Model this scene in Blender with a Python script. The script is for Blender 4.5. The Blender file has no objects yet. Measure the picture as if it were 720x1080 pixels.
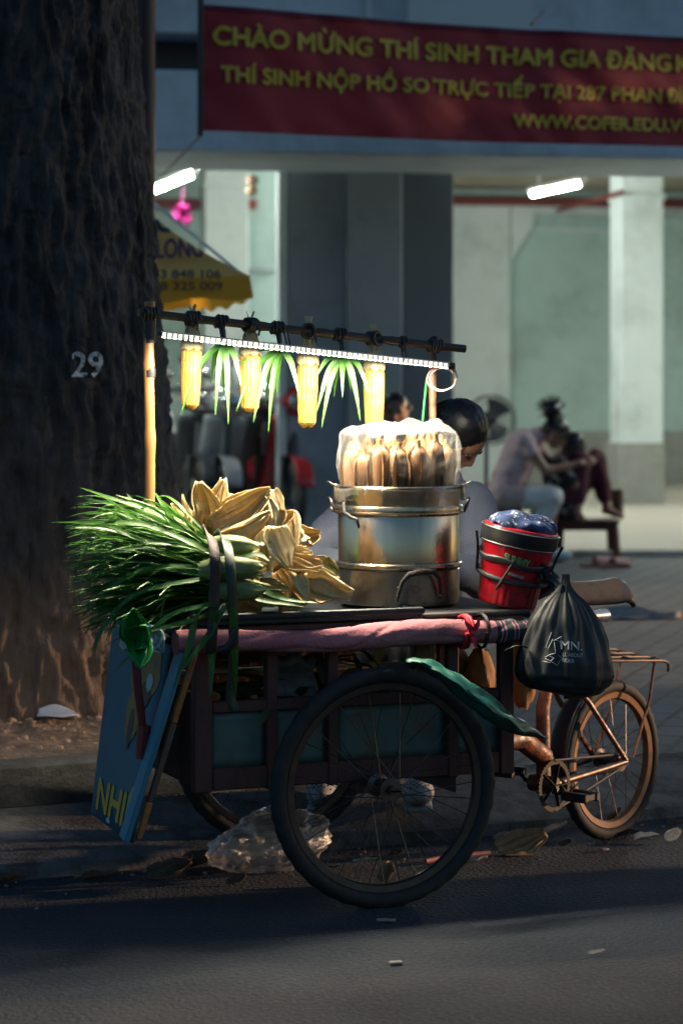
import bpy, bmesh, math, random
from mathutils import Vector, Matrix, noise
from mathutils.bvhtree import BVHTree
random.seed(7)
sc = bpy.context.scene
COL = sc.collection
PI = math.pi
V = Vector
rad = math.radians
CAMZ, FPX, HZ = 1.45, 2550.0, 415.0
def P(px, py, Y):
    return V(((px - 360) * Y / FPX, Y, CAMZ - (py - HZ) * Y / FPX))
def G(px, py, z=0.0):
    return P(px, py, (CAMZ - z) * FPX / (py - HZ))
TH = rad(21.5)
U = V((math.cos(TH), math.sin(TH), 0)); W = V((-math.sin(TH), math.cos(TH), 0)); ZZ = V((0, 0, 1))
W0 = V((.1205, 6.83, 0))
def C(a, b, z=0.0):
    return W0 + U * a + W * b + ZZ * z
RC = Matrix((U, W, ZZ)).transposed()            # cart axes -> world
def lerp(a, b, t): return a + (b - a) * t
def rotz(a): return Matrix.Rotation(a, 3, 'Z')
def nz(p, s=1.0, k=0): return noise.noise(V(p) * s + V((k * 17.3, k * 7.1, k * 3.7)))

# ------------------------------------------------------------------ materials
_M = {}
def mat(name, col, rough=.6, metal=0., col2=None, vs=6., bump=0., bs=40., spec=.5, st=(1, 1, 1), lo=.35, hi=.65,
        coat=0., emit=0., trans=0., alpha=1., dirt=None, ds=3., dlo=.5, dhi=.7, sss=0., bd=.01, rv=0.):
    if name in _M: return _M[name]
    m = bpy.data.materials.new(name); m.use_nodes = True
    n = m.node_tree.nodes; l = m.node_tree.links
    b = n['Principled BSDF']
    c4 = (*col, 1)
    b.inputs['Base Color'].default_value = c4
    b.inputs['Roughness'].default_value = rough
    b.inputs['Metallic'].default_value = metal
    b.inputs['Specular IOR Level'].default_value = spec
    b.inputs['Coat Weight'].default_value = coat
    b.inputs['Transmission Weight'].default_value = trans
    b.inputs['Alpha'].default_value = alpha
    if sss: b.inputs['Subsurface Weight'].default_value = sss; b.inputs['Subsurface Radius'].default_value = (.02, .015, .008)
    if emit:
        b.inputs['Emission Color'].default_value = c4; b.inputs['Emission Strength'].default_value = emit
    need = col2 or bump or dirt or rv
    if need:
        tc = n.new('ShaderNodeTexCoord'); mp = n.new('ShaderNodeMapping'); mp.inputs['Scale'].default_value = st
        l.new(tc.outputs['Object'], mp.inputs['Vector'])
    out = None
    if col2:
        t = n.new('ShaderNodeTexNoise'); t.inputs['Scale'].default_value = vs; t.inputs['Detail'].default_value = 8; t.inputs['Roughness'].default_value = .65
        l.new(mp.outputs[0], t.inputs['Vector'])
        r = n.new('ShaderNodeValToRGB'); r.color_ramp.elements[0].position = lo; r.color_ramp.elements[1].position = hi
        r.color_ramp.elements[0].color = c4; r.color_ramp.elements[1].color = (*col2, 1)
        l.new(t.outputs[0], r.inputs[0]); out = r.outputs[0]
    if dirt:
        t = n.new('ShaderNodeTexNoise'); t.inputs['Scale'].default_value = ds; t.inputs['Detail'].default_value = 9; t.inputs['Roughness'].default_value = .72
        l.new(mp.outputs[0], t.inputs['Vector'])
        mr = n.new('ShaderNodeMapRange'); mr.inputs[1].default_value = dlo; mr.inputs[2].default_value = dhi
        l.new(t.outputs[0], mr.inputs[0])
        mx = n.new('ShaderNodeMix'); mx.data_type = 'RGBA'
        l.new(mr.outputs[0], mx.inputs[0])
        if out: l.new(out, mx.inputs[6])
        else: mx.inputs[6].default_value = c4
        mx.inputs[7].default_value = (*dirt, 1); out = mx.outputs[2]
    if out: l.new(out, b.inputs['Base Color'])
    if rv:
        t = n.new('ShaderNodeTexNoise'); t.inputs['Scale'].default_value = vs * 1.7; t.inputs['Detail'].default_value = 6
        l.new(mp.outputs[0], t.inputs['Vector'])
        mr = n.new('ShaderNodeMapRange'); mr.inputs[1].default_value = .3; mr.inputs[2].default_value = .7
        mr.inputs[3].default_value = max(.02, rough - rv); mr.inputs[4].default_value = min(1, rough + rv)
        l.new(t.outputs[0], mr.inputs[0]); l.new(mr.outputs[0], b.inputs['Roughness'])
    if bump:
        t = n.new('ShaderNodeTexNoise'); t.inputs['Scale'].default_value = bs; t.inputs['Detail'].default_value = 6
        l.new(mp.outputs[0], t.inputs['Vector'])
        bp = n.new('ShaderNodeBump'); bp.inputs['Strength'].default_value = bump; bp.inputs['Distance'].default_value = bd
        l.new(t.outputs[0], bp.inputs['Height']); l.new(bp.outputs[0], b.inputs['Normal'])
    _M[name] = m
    return m

def plastic_film(name, base=.12, edge=.55, tint=(.9, .92, .92), scale=14, st=(1, 1, 1)):
    """thin clear crinkled film: see-through, with glossy creases and whitish folds"""
    m = bpy.data.materials.new(name); m.use_nodes = True
    n = m.node_tree.nodes; l = m.node_tree.links
    n.remove(n['Principled BSDF'])
    out = n['Material Output']
    tr = n.new('ShaderNodeBsdfTransparent'); tr.inputs[0].default_value = (.95, .96, .96, 1)
    gl = n.new('ShaderNodeBsdfGlossy'); gl.inputs['Roughness'].default_value = .22; gl.inputs[0].default_value = (1, 1, 1, 1)
    df = n.new('ShaderNodeBsdfDiffuse'); df.inputs[0].default_value = (*tint, 1)
    tl = n.new('ShaderNodeBsdfTranslucent'); tl.inputs[0].default_value = (*tint, 1)
    tc = n.new('ShaderNodeTexCoord'); mp = n.new('ShaderNodeMapping'); mp.inputs['Scale'].default_value = st
    l.new(tc.outputs['Object'], mp.inputs[0])
    t = n.new('ShaderNodeTexNoise'); t.inputs['Scale'].default_value = scale; t.inputs['Detail'].default_value = 6; t.inputs['Roughness'].default_value = .6
    l.new(mp.outputs[0], t.inputs['Vector'])
    bp = n.new('ShaderNodeBump'); bp.inputs['Strength'].default_value = .9; bp.inputs['Distance'].default_value = .02
    l.new(t.outputs[0], bp.inputs['Height'])
    for x in (gl, df): l.new(bp.outputs[0], x.inputs['Normal'])
    lw = n.new('ShaderNodeLayerWeight'); lw.inputs[0].default_value = .45; l.new(bp.outputs[0], lw.inputs['Normal'])
    mr = n.new('ShaderNodeMapRange'); mr.inputs[3].default_value = base; mr.inputs[4].default_value = edge
    l.new(lw.outputs['Facing'], mr.inputs[0])
    m1 = n.new('ShaderNodeMixShader'); m1.inputs[0].default_value = .5; l.new(df.outputs[0], m1.inputs[1]); l.new(tl.outputs[0], m1.inputs[2])
    m2 = n.new('ShaderNodeMixShader'); m2.inputs[0].default_value = .5; l.new(m1.outputs[0], m2.inputs[1]); l.new(gl.outputs[0], m2.inputs[2])
    m3 = n.new('ShaderNodeMixShader'); l.new(mr.outputs[0], m3.inputs[0]); l.new(tr.outputs[0], m3.inputs[1]); l.new(m2.outputs[0], m3.inputs[2])
    l.new(m3.outputs[0], out.inputs['Surface'])
    return m

def leaf_mat(name, c1, c2, trans=.35, rough=.45, vs=3., st=(1, 1, 1), tcol=None, vein=0.):
    """leaf blade: colour runs along and across the blade through its UV, part of the light passes through"""
    m = bpy.data.materials.new(name); m.use_nodes = True
    n = m.node_tree.nodes; l = m.node_tree.links
    b = n['Principled BSDF']; b.inputs['Roughness'].default_value = rough
    uv = n.new('ShaderNodeUVMap'); mp = n.new('ShaderNodeMapping'); mp.inputs['Scale'].default_value = st
    l.new(uv.outputs[0], mp.inputs[0])
    t = n.new('ShaderNodeTexNoise'); t.inputs['Scale'].default_value = vs; t.inputs['Detail'].default_value = 5
    l.new(mp.outputs[0], t.inputs['Vector'])
    r = n.new('ShaderNodeValToRGB'); r.color_ramp.elements[0].position = .3; r.color_ramp.elements[1].position = .7
    r.color_ramp.elements[0].color = (*c1, 1); r.color_ramp.elements[1].color = (*c2, 1)
    l.new(t.outputs[0], r.inputs[0]); l.new(r.outputs[0], b.inputs['Base Color'])
    bp = n.new('ShaderNodeBump'); bp.inputs['Strength'].default_value = .35; bp.inputs['Distance'].default_value = .002
    l.new(t.outputs[0], bp.inputs['Height']); l.new(bp.outputs[0], b.inputs['Normal'])
    tl = n.new('ShaderNodeBsdfTranslucent')
    if tcol: tl.inputs[0].default_value = (*tcol, 1)
    else: l.new(r.outputs[0], tl.inputs[0])
    mx = n.new('ShaderNodeMixShader'); mx.inputs[0].default_value = trans
    l.new(b.outputs[0], mx.inputs[1]); l.new(tl.outputs[0], mx.inputs[2])
    l.new(mx.outputs[0], n['Material Output'].inputs['Surface'])
    return m

# ------------------------------------------------------------------ mesh builder
class MB:
    def __init__(s): s.v = []; s.f = []; s.uv = []
    def add(s, vs, fs, uvs=None):
        o = len(s.v); s.v += [V(x) for x in vs]; s.f += [tuple(i + o for i in f) for f in fs]
        s.uv += uvs if uvs else [(0, 0)] * len(vs)
        return s
    def box(s, c, size, R=None, bev=.003):
        hx, hy, hz = [x / 2 for x in size]; b = min(bev, hx * .6, hy * .6, hz * .6); c = V(c)
        bm = bmesh.new(); bmesh.ops.create_cube(bm, size=1)
        for q in bm.verts: q.co = V((q.co.x * size[0], q.co.y * size[1], q.co.z * size[2]))
        if b > 1e-5: bmesh.ops.bevel(bm, geom=list(bm.edges), offset=b, segments=1, affect='EDGES', profile=.5)
        bm.verts.index_update()
        vs = [(R @ q.co if R else q.co) + c for q in bm.verts]; fs = [[q.index for q in f.verts] for f in bm.faces]
        bm.free(); return s.add(vs, fs)
    def beam(s, a, b, w, h, up=ZZ, bev=.003):
        a, b = V(a), V(b); d = (b - a); L = d.length; x = d / L
        y = V(up).cross(x)
        if y.length < 1e-4: y = V((0, 1, 0)).cross(x)
        y.normalize(); z = x.cross(y)
        return s.box((a + b) / 2, (L, w, h), Matrix((x, y, z)).transposed(), bev)
    def tube(s, pts, r, seg=8, caps=True, flat=1., rough=0.):
        pts = [V(p) for p in pts]; n = len(pts)
        rs = r if isinstance(r, (list, tuple)) else [r] * n
        t0 = (pts[1] - pts[0]).normalized()
        up = V((0, 0, 1)) if abs(t0.z) < .9 else V((1, 0, 0))
        nx = t0.cross(up).normalized(); vs = []; uvs = []
        for i in range(n):
            t = (pts[min(i + 1, n - 1)] - pts[max(i - 1, 0)]).normalized()
            nx = nx - t * nx.dot(t)
            nx = nx.normalized() if nx.length > 1e-6 else t.orthogonal().normalized()
            ny = t.cross(nx)
            for k in range(seg):
                a = 2 * PI * k / seg
                rr = rs[i] * (1 + (rough * nz(pts[i] + nx * math.cos(a) + ny * math.sin(a), 30) if rough else 0))
                vs.append(pts[i] + nx * (math.cos(a) * rr) + ny * (math.sin(a) * rr * flat)); uvs.append((k / seg, i / max(1, n - 1)))
        fs = [(i * seg + k, i * seg + (k + 1) % seg, (i + 1) * seg + (k + 1) % seg, (i + 1) * seg + k) for i in range(n - 1) for k in range(seg)]
        if caps:
            fs.append(tuple(reversed(range(seg)))); fs.append(tuple((n - 1) * seg + k for k in range(seg)))
        return s.add(vs, fs, uvs)
    def lathe(s, prof, o=(0, 0, 0), seg=40, R=None, fn=None, caps=True):
        o = V(o); vs = []; uvs = []; n = len(prof)
        for i, (r, z) in enumerate(prof):
            for k in range(seg):
                a = 2 * PI * k / seg
                rr = fn(r, z, a) if fn else r
                p = V((rr * math.cos(a), rr * math.sin(a), z))
                vs.append((R @ p if R else p) + o); uvs.append((k / seg, i / (n - 1)))
        fs = [(i * seg + k, i * seg + (k + 1) % seg, (i + 1) * seg + (k + 1) % seg, (i + 1) * seg + k) for i in range(n - 1) for k in range(seg)]
        if caps:
            if prof[0][0] > 1e-5: fs.append(tuple(reversed(range(seg))))
            if prof[-1][0] > 1e-5: fs.append(tuple((n - 1) * seg + k for k in range(seg)))
        return s.add(vs, fs, uvs)
    def ball(s, c, r, seg=16, rings=10, R=None, fn=None):
        r = r if isinstance(r, (tuple, list)) else (r, r, r); c = V(c); vs = []; uvs = []
        for i in range(rings + 1):
            ph = PI * i / rings
            for k in range(seg):
                a = 2 * PI * k / seg
                d = V((math.sin(ph) * math.cos(a), math.sin(ph) * math.sin(a), -math.cos(ph)))
                q = 1 + (fn(d) if fn else 0)
                p = V((d.x * r[0] * q, d.y * r[1] * q, d.z * r[2] * q))
                vs.append((R @ p if R else p) + c); uvs.append((k / seg, i / rings))
        fs = [(i * seg + k, i * seg + (k + 1) % seg, (i + 1) * seg + (k + 1) % seg, (i + 1) * seg + k) for i in range(rings) for k in range(seg)]
        return s.add(vs, fs, uvs)
    def cap(s, a, b, ra, rb, seg=12):
        """capsule with a taper, closed"""
        a, b = V(a), V(b); d = b - a
        s.ball(a, ra, seg, 8); s.ball(b, rb, seg, 8)
        if d.length > 1e-4: s.tube([a, b], [ra, rb], seg)
        return s
    def grid(s, fn, nu, nv):
        vs = []; uvs = []
        for i in range(nu + 1):
            for j in range(nv + 1):
                vs.append(fn(i / nu, j / nv)); uvs.append((i / nu, j / nv))
        w = nv + 1
        fs = [(i * w + j, (i + 1) * w + j, (i + 1) * w + j + 1, i * w + j + 1) for i in range(nu) for j in range(nv)]
        return s.add(vs, fs, uvs)
    def blade(s, pts, width, n=10, fold=.35, nrm=ZZ, tip=.55, base=.6):
        """long leaf with a mid-vein fold along a polyline (resampled)"""
        pts = [V(p) for p in pts]; vs = []; uvs = []
        def at(t):
            m = len(pts) - 1; x = t * m; i = min(int(x), m - 1); f = x - i
            p0 = pts[max(i - 1, 0)]; p1 = pts[i]; p2 = pts[i + 1]; p3 = pts[min(i + 2, m)]
            return .5 * ((2 * p1) + (p2 - p0) * f + (2 * p0 - 5 * p1 + 4 * p2 - p3) * f * f + (3 * p1 - p0 - 3 * p2 + p3) * f ** 3)
        for i in range(n + 1):
            t = i / n; p = at(t); d = (at(min(1, t + .03)) - at(max(0, t - .03))).normalized()
            sd = d.cross(V(nrm))
            if sd.length < 1e-3: sd = d.orthogonal()
            sd.normalize(); up = sd.cross(d)
            w = width * .5 * min(1, base + (1 - base) * t / .25) * (1 if t < tip else max(.03, ((1 - t) / (1 - tip)) ** .8))
            vs += [p - sd * w + up * w * fold, p, p + sd * w + up * w * fold]; uvs += [(0, t), (.5, t), (1, t)]
        fs = []
        for i in range(n):
            q = i * 3; fs += [(q, q + 1, q + 4, q + 3), (q + 1, q + 2, q + 5, q + 4)]
        return s.add(vs, fs, uvs)

_W = {}
def wm(o): return _W.get(o.name, Matrix.Identity(4))
def obj(name, mb, m, parent=None, smooth=40, solid=0., mods=None):
    """links the builder's shape as ONE mesh object; vertices are given in world space"""
    me = bpy.data.meshes.new(name)
    vs = mb.v
    if parent is not None:
        inv = wm(parent).inverted(); vs = [inv @ p for p in vs]; loc = None
    else:
        xs = [p.x for p in vs]; ys = [p.y for p in vs]; zs = [p.z for p in vs]
        loc = V(((min(xs) + max(xs)) / 2, (min(ys) + max(ys)) / 2, min(zs))); vs = [p - loc for p in vs]
    me.from_pydata([tuple(p) for p in vs], [], mb.f)
    uvl = me.uv_layers.new(name='UVMap')
    for lp in me.loops: uvl.data[lp.index].uv = mb.uv[lp.vertex_index]
    return link(name, me, m, parent, loc, smooth, solid)
def link(name, me, m, parent=None, loc=None, smooth=40, solid=0.):
    me.materials.append(m) if m else None
    if smooth:
        me.polygons.foreach_set('use_smooth', [True] * len(me.polygons)); me.set_sharp_from_angle(angle=rad(smooth))
    me.update()
    o = bpy.data.objects.new(name, me); COL.objects.link(o)
    if parent is not None:
        o.parent = parent; _W[o.name] = wm(parent).copy()
    else:
        o.location = loc or V((0, 0, 0)); _W[o.name] = Matrix.Translation(o.location)
    if solid:
        md = o.modifiers.new('thickness', 'SOLIDIFY'); md.thickness = solid; md.offset = 0
    return o
def tag(o, label, cat, group=None):
    o['label'] = label; o['category'] = cat
    if group: o['group'] = group
    return o
def thing(name, label, cat, loc=(0, 0, 0), group=None, rz=0.):
    o = bpy.data.objects.new(name, None); COL.objects.link(o)
    o.empty_display_size = .1; o.location = V(loc); o.rotation_euler = (0, 0, rz)
    _W[o.name] = Matrix.Translation(V(loc)) @ Matrix.Rotation(rz, 4, 'Z')
    return tag(o, label, cat, group)
def struct(name, mb, m, smooth=40):
    o = obj(name, mb, m, None, smooth); o['kind'] = 'structure'; return o
def dup(root, loc, rot=None, label=None, scale=None):
    r = root.copy(); COL.objects.link(r); r.location = V(loc)
    if rot: r.rotation_euler = rot
    if scale: r.scale = scale
    if label: r['label'] = label
    for ch in list(root.children):
        c = ch.copy(); COL.objects.link(c); c.parent = r
        for g in list(ch.children):
            d = g.copy(); COL.objects.link(d); d.parent = c
    return r
def text2d(body, bold=.0):
    """flat lettering as (verts, faces), x from 0 to 1 over its width, y in cap heights"""
    cu = bpy.data.curves.new('lettering', 'FONT'); cu.body = body; cu.size = 1; cu.offset = bold; cu.resolution_u = 4
    ob = bpy.data.objects.new('lettering', cu); COL.objects.link(ob)
    me = bpy.data.meshes.new_from_object(ob.evaluated_get(bpy.context.evaluated_depsgraph_get()))
    bpy.data.objects.remove(ob); bpy.data.curves.remove(cu)
    bm = bmesh.new(); bm.from_mesh(me); bpy.data.meshes.remove(me)
    bmesh.ops.triangulate(bm, faces=bm.faces)
    for _ in range(2):
        es = [e for e in bm.edges if e.calc_length() > .22]
        if es: bmesh.ops.subdivide_edges(bm, edges=es, cuts=1)
        bmesh.ops.triangulate(bm, faces=bm.faces)
    bm.verts.index_update()
    xs = [v.co.x for v in bm.verts]; x0, x1 = min(xs), max(xs)
    vs = [((v.co.x - x0) / (x1 - x0), v.co.y / .73) for v in bm.verts]; fs = [[v.index for v in f.verts] for f in bm.faces]
    bm.free(); return vs, fs
def lettering(body, fn, m, parent, bold=.02, name='lettering'):
    vs, fs = text2d(body, 0); mb = MB()
    for k, (dx, dy) in enumerate(((0, 0), (-1, 0), (1, 0), (0, -.7), (0, .7)) if bold else ((0, 0),)):
        n_ = max(1, len(body)); mb.add([fn(x + dx * bold / n_ * 1.3, y + dy * bold * 1.4) + V((0, -.0004 * k, 0)) for x, y in vs], fs)
    return obj(name, mb, m, parent, 0)
def remeshed(mb, vox, smooth=3):
    me = bpy.data.meshes.new('tmp'); me.from_pydata([tuple(p) for p in mb.v], [], mb.f)
    o = bpy.data.objects.new('tmp', me); COL.objects.link(o)
    r = o.modifiers.new('r', 'REMESH'); r.mode = 'VOXEL'; r.voxel_size = vox
    if smooth:
        s_ = o.modifiers.new('s', 'SMOOTH'); s_.iterations = smooth; s_.factor = .5
    e = bpy.data.meshes.new_from_object(o.evaluated_get(bpy.context.evaluated_depsgraph_get()))
    out = MB(); out.v = [v.co.copy() for v in e.vertices]; out.f = [tuple(p.vertices) for p in e.polygons]; out.uv = [(0, 0)] * len(out.v)
    bpy.data.objects.remove(o); bpy.data.meshes.remove(me); bpy.data.meshes.remove(e)
    return out
# ------------------------------------------------------------------ world, camera, sun
EXPO = 0.35
SUN_EL, SUN_AZ = rad(7.5), rad(17)
wd = bpy.data.worlds.new('World'); sc.world = wd; wd.use_nodes = True
wn = wd.node_tree.nodes; wl = wd.node_tree.links
sk = wn.new('ShaderNodeTexSky'); sk.sky_type = 'NISHITA'; sk.sun_disc = False
sk.sun_elevation = SUN_EL; sk.sun_rotation = PI / 2 - SUN_AZ; sk.air_density = 1.2; sk.dust_density = 1.5; sk.ozone_density = 4.2
wl.new(sk.outputs[0], wn['Background'].inputs[0]); wn['Background'].inputs[1].default_value = .14
sd = V((math.cos(SUN_AZ) * math.cos(SUN_EL), math.sin(SUN_AZ) * math.cos(SUN_EL), math.sin(SUN_EL)))
sl = bpy.data.lights.new('sun', 'SUN'); sl.energy = 3.3; sl.angle = rad(.6); sl.color = (1, .62, .36)
so = bpy.data.objects.new('sun', sl); COL.objects.link(so); so.rotation_euler = sd.to_track_quat('Z', 'Y').to_euler()
cd = bpy.data.cameras.new('camera'); cam = bpy.data.objects.new('camera', cd); COL.objects.link(cam); sc.camera = cam
cam.location = (0, 0, CAMZ); cam.rotation_euler = (PI / 2, 0, 0)
cd.sensor_fit = 'VERTICAL'; cd.sensor_height = 36; cd.lens = 85; cd.shift_y = -(540 - HZ) / 1080
cd.clip_end = 500; cd.clip_start = .1
cd.dof.use_dof = True; cd.dof.focus_distance = 7.05; cd.dof.aperture_fstop = 3.1
sc.view_settings.view_transform = 'Standard'; sc.view_settings.look = 'None'; sc.view_settings.exposure = EXPO; sc.view_settings.gamma = 1
sc.cycles.use_denoising = True; sc.cycles.max_bounces = 10; sc.cycles.transparent_max_bounces = 16; sc.cycles.sample_clamp_indirect = 4; sc.cycles.caustics_reflective = False

# ------------------------------------------------------------------ ground
KA = rad(27); KP = V((.912, 8.14, 0)); KU = V((math.cos(KA), math.sin(KA), 0)); KW = V((-math.sin(KA), math.cos(KA), 0))
def K(a, d, z=0.): return KP + KU * a + KW * d + ZZ * z
def kd(p): return (V(p) - KP).dot(KW)
RK = Matrix((KU, KW, ZZ)).transposed()
m = mat('asphalt', (.006, .012, .021), .88, col2=(.014, .023, .035), vs=1.1, bump=1.0, bs=70, dirt=(.046, .055, .068), ds=75, dlo=.50, dhi=.68, lo=.3, hi=.72, bd=.02, rv=.12)
mb = MB(); mb.add([K(-90, -60), K(120, -60), K(120, .02), K(-90, .02)], [(0, 1, 2, 3)])
struct('road', mb, m)
m_conc = mat('kerb_concrete', (.085, .088, .09), .88, col2=(.135, .135, .132), vs=4, bump=.5, bs=70, dirt=(.038, .037, .035), ds=5, dlo=.42, dhi=.60)
def kerb_z(d):
    return 0 if d < 0 else (.035 * d / .02 if d < .02 else (.035 + (.135 - .035) * min(1, (d - .02) / .40)))
mb = MB()
ds = [-.001, .02, .12, .22, .32, .40, .44, .47]
def kf(u, v):
    a = -14 + 44 * u; i = min(int(v * 7 + .001), 7); d = ds[i]
    z = kerb_z(d) if i < 6 else .137
    z += .006 * nz(K(a, d), 2.2) * (1 if i > 0 else 0) if i < 6 else 0
    return K(a, d + (.012 * nz(K(a, 0), 3) if i < 2 else 0), z if i else -.02)
mb.grid(kf, 440, 7)
struct('kerb', mb, m_conc)
# pavement: worn concrete bricks
def paver_mat():
    m = bpy.data.materials.new('pavers'); m.use_nodes = True
    n = m.node_tree.nodes; l = m.node_tree.links; b = n['Principled BSDF']
    tc = n.new('ShaderNodeTexCoord'); mp = n.new('ShaderNodeMapping'); mp.inputs['Rotation'].default_value = (0, 0, -KA - rad(45)); l.new(tc.outputs['Object'], mp.inputs[0])
    wv = n.new('ShaderNodeTexNoise'); wv.inputs['Scale'].default_value = 3; l.new(mp.outputs[0], wv.inputs[0])
    ad = n.new('ShaderNodeVectorMath'); ad.operation = 'MULTIPLY_ADD'; ad.inputs[1].default_value = (.02, .02, 0); l.new(wv.outputs[1], ad.inputs[0]); l.new(mp.outputs[0], ad.inputs[2])
    br = n.new('ShaderNodeTexBrick'); br.inputs['Scale'].default_value = 1; br.inputs['Brick Width'].default_value = .26; br.inputs['Row Height'].default_value = .15
    br.inputs['Mortar Size'].default_value = .014; br.inputs['Mortar Smooth'].default_value = .3
    br.inputs[1].default_value = (.095, .105, .108, 1); br.inputs[2].default_value = (.14, .145, .142, 1); br.inputs[3].default_value = (.022, .022, .022, 1)
    l.new(ad.outputs[0], br.inputs[0])
    t = n.new('ShaderNodeTexNoise'); t.inputs['Scale'].default_value = 1.3; t.inputs['Detail'].default_value = 9; t.inputs['Roughness'].default_value = .7; l.new(tc.outputs['Object'], t.inputs[0])
    mr = n.new('ShaderNodeMapRange'); mr.inputs[1].default_value = .42; mr.inputs[2].default_value = .68; l.new(t.outputs[0], mr.inputs[0])
    mx = n.new('ShaderNodeMix'); mx.data_type = 'RGBA'; l.new(mr.outputs[0], mx.inputs[0]); l.new(br.outputs[0], mx.inputs[6]); mx.inputs[7].default_value = (.07, .07, .066, 1)
    l.new(mx.outputs[2], b.inputs['Base Color']); b.inputs['Roughness'].default_value = .75
    b1 = n.new('ShaderNodeBump'); b1.invert = True; b1.inputs['Strength'].default_value = .8; b1.inputs['Distance'].default_value = .012; l.new(br.outputs[1], b1.inputs['Height'])
    t2 = n.new('ShaderNodeTexNoise'); t2.inputs['Scale'].default_value = 60; l.new(tc.outputs['Object'], t2.inputs[0])
    b2 = n.new('ShaderNodeBump'); b2.inputs['Strength'].default_value = .3; b2.inputs['Distance'].default_value = .01; l.new(t2.outputs[0], b2.inputs['Height']); l.new(b1.outputs[0], b2.inputs['Normal'])
    l.new(b2.outputs[0], b.inputs['Normal'])
    return m
mb = MB(); mb.add([K(-60, .46, .14), K(90, .46, .14), K(90, 60, .14), K(-60, 60, .14)], [(0, 1, 2, 3)])
struct('pavement', mb, paver_mat())

# tree pit: raised stone edge with packed soil behind it
m_soil = mat('soil', (.13, .085, .055), .95, col2=(.22, .155, .11), vs=6, bump=.9, bs=38, dirt=(.07, .05, .035), ds=14, bd=.02)
pa = (P(60, 0, 8.05) - KP).dot(KU)
A0, A1 = pa - 2.6, pa + .62
mb = MB()
for k in range(2):
    a0 = A0 + (A1 - A0) * k / 2; a1 = A0 + (A1 - A0) * (k + 1) / 2 - .003
    mb.box(K((a0 + a1) / 2, .53, .2), (a1 - a0, .14, .145), RK, .012)
mb.box(K(A1 + .06, 1.5, .2), (.12, 2.08, .145), RK, .012)
tag(obj('stone_edging', mb, mat('edging_stone', (.030, .031, .032), .9, col2=(.055, .054, .052), vs=5, bump=.7, bs=45, dirt=(.022, .021, .02), ds=7, dlo=.42, dhi=.6)), 'raised grey stone edging round the soil at the foot of the tree', 'kerb edging')
TC = V((-1.36, 9.55, 0))
mb = MB()
def sf(u, v):
    p = K(A0 + (A1 - A0) * u, .59 + 1.9 * v, 0); r = (V((p.x, p.y, 0)) - TC).length
    z = .235 + .06 * max(0, 1 - (r - .55) / .5) + .012 * nz(p, 9) + .006 * nz(p, 30)
    return V((p.x, p.y, z))
mb.grid(sf, 150, 90)
struct('soil', mb, m_soil)

# ------------------------------------------------------------------ arcade building
BA = rad(9); BX = V((math.cos(BA), math.sin(BA), 0)); BY = V((-math.sin(BA), math.cos(BA), 0))
BO = P(167, HZ, 17.5); BO.z = 0
RB = Matrix((BX, BY, ZZ)).transposed()
def S(px, t):
    o = BO + BY * t; k = (px - 360) / FPX
    s = (k * o.y - o.x) / (BX.x - k * BX.y); return s
def Bp(px, t): return BO + BX * S(px, t) + BY * t
def Bz(px, py, t): return CAMZ - (py - HZ) * Bp(px, t).y / FPX
def bb(mb, s0, s1, t0, t1, z0, z1, bev=.01):
    c = BO + BX * ((s0 + s1) / 2) + BY * ((t0 + t1) / 2) + ZZ * ((z0 + z1) / 2)
    return mb.box(c, (abs(s1 - s0), abs(t1 - t0), abs(z1 - z0)), RB, bev)
m_mint = mat('mint_paint', (.40, .55, .52), .7, col2=(.45, .60, .57), vs=.8, bump=.08, bs=30, dirt=(.28, .37, .34), ds=.9, dlo=.48, dhi=.72)
m_white = mat('white_paint', (.60, .68, .68), .65, col2=(.66, .73, .72), vs=.9, bump=.06, bs=30, dirt=(.40, .46, .45), ds=1.1, dlo=.48, dhi=.72)
m_blueish = mat('pale_blue_paint', (.58, .68, .74), .7, col2=(.64, .74, .78), vs=.7, bump=.08, bs=25, dirt=(.33, .38, .40), ds=.8, dlo=.46, dhi=.72)
m_beige = mat('beige_plaster', (.42, .37, .30), .8, col2=(.47, .42, .35), vs=.8, dirt=(.33, .28, .22), ds=1.5)
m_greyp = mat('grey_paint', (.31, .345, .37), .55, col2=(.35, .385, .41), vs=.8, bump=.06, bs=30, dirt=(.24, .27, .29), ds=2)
m_tile = mat('grey_wall_tile', (.26, .27, .245), .45, col2=(.31, .32, .29), vs=5, dirt=(.22, .225, .20), ds=9)
m_darkred = mat('dark_red_paint', (.13, .025, .022), .5, col2=(.17, .03, .025), vs=3)
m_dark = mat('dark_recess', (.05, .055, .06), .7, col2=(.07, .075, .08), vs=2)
bld = thing('arcade_building', 'pale building with an open ground floor arcade behind the street cart', 'building', BO)
mb = MB(); zb = Bz(300, 161, 0); zt = Bz(300, 76, 0)
bb(mb, -8, 12, 0, 1.5, zb, zt); obj('facade_beam', mb, m_blueish, bld)
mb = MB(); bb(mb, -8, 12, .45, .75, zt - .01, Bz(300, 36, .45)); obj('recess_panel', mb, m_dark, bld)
mb = MB(); zu = Bz(300, 37, 0); bb(mb, -8, 12, .02, .5, zu, zu + 7); obj('upper_wall', mb, m_blueish, bld)
mb = MB(); bb(mb, S(430, -.12), S(560, -.12), -.12, .02, zu + .003, zu + 6.9); obj('pilaster', mb, m_white, bld)
mb = MB(); bb(mb, S(386, -.05), S(392, -.05), -.06, .02, zu + .003, zu + 6.8); obj('drain_pipe', mb, m_white, bld)
zg = .14
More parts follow.
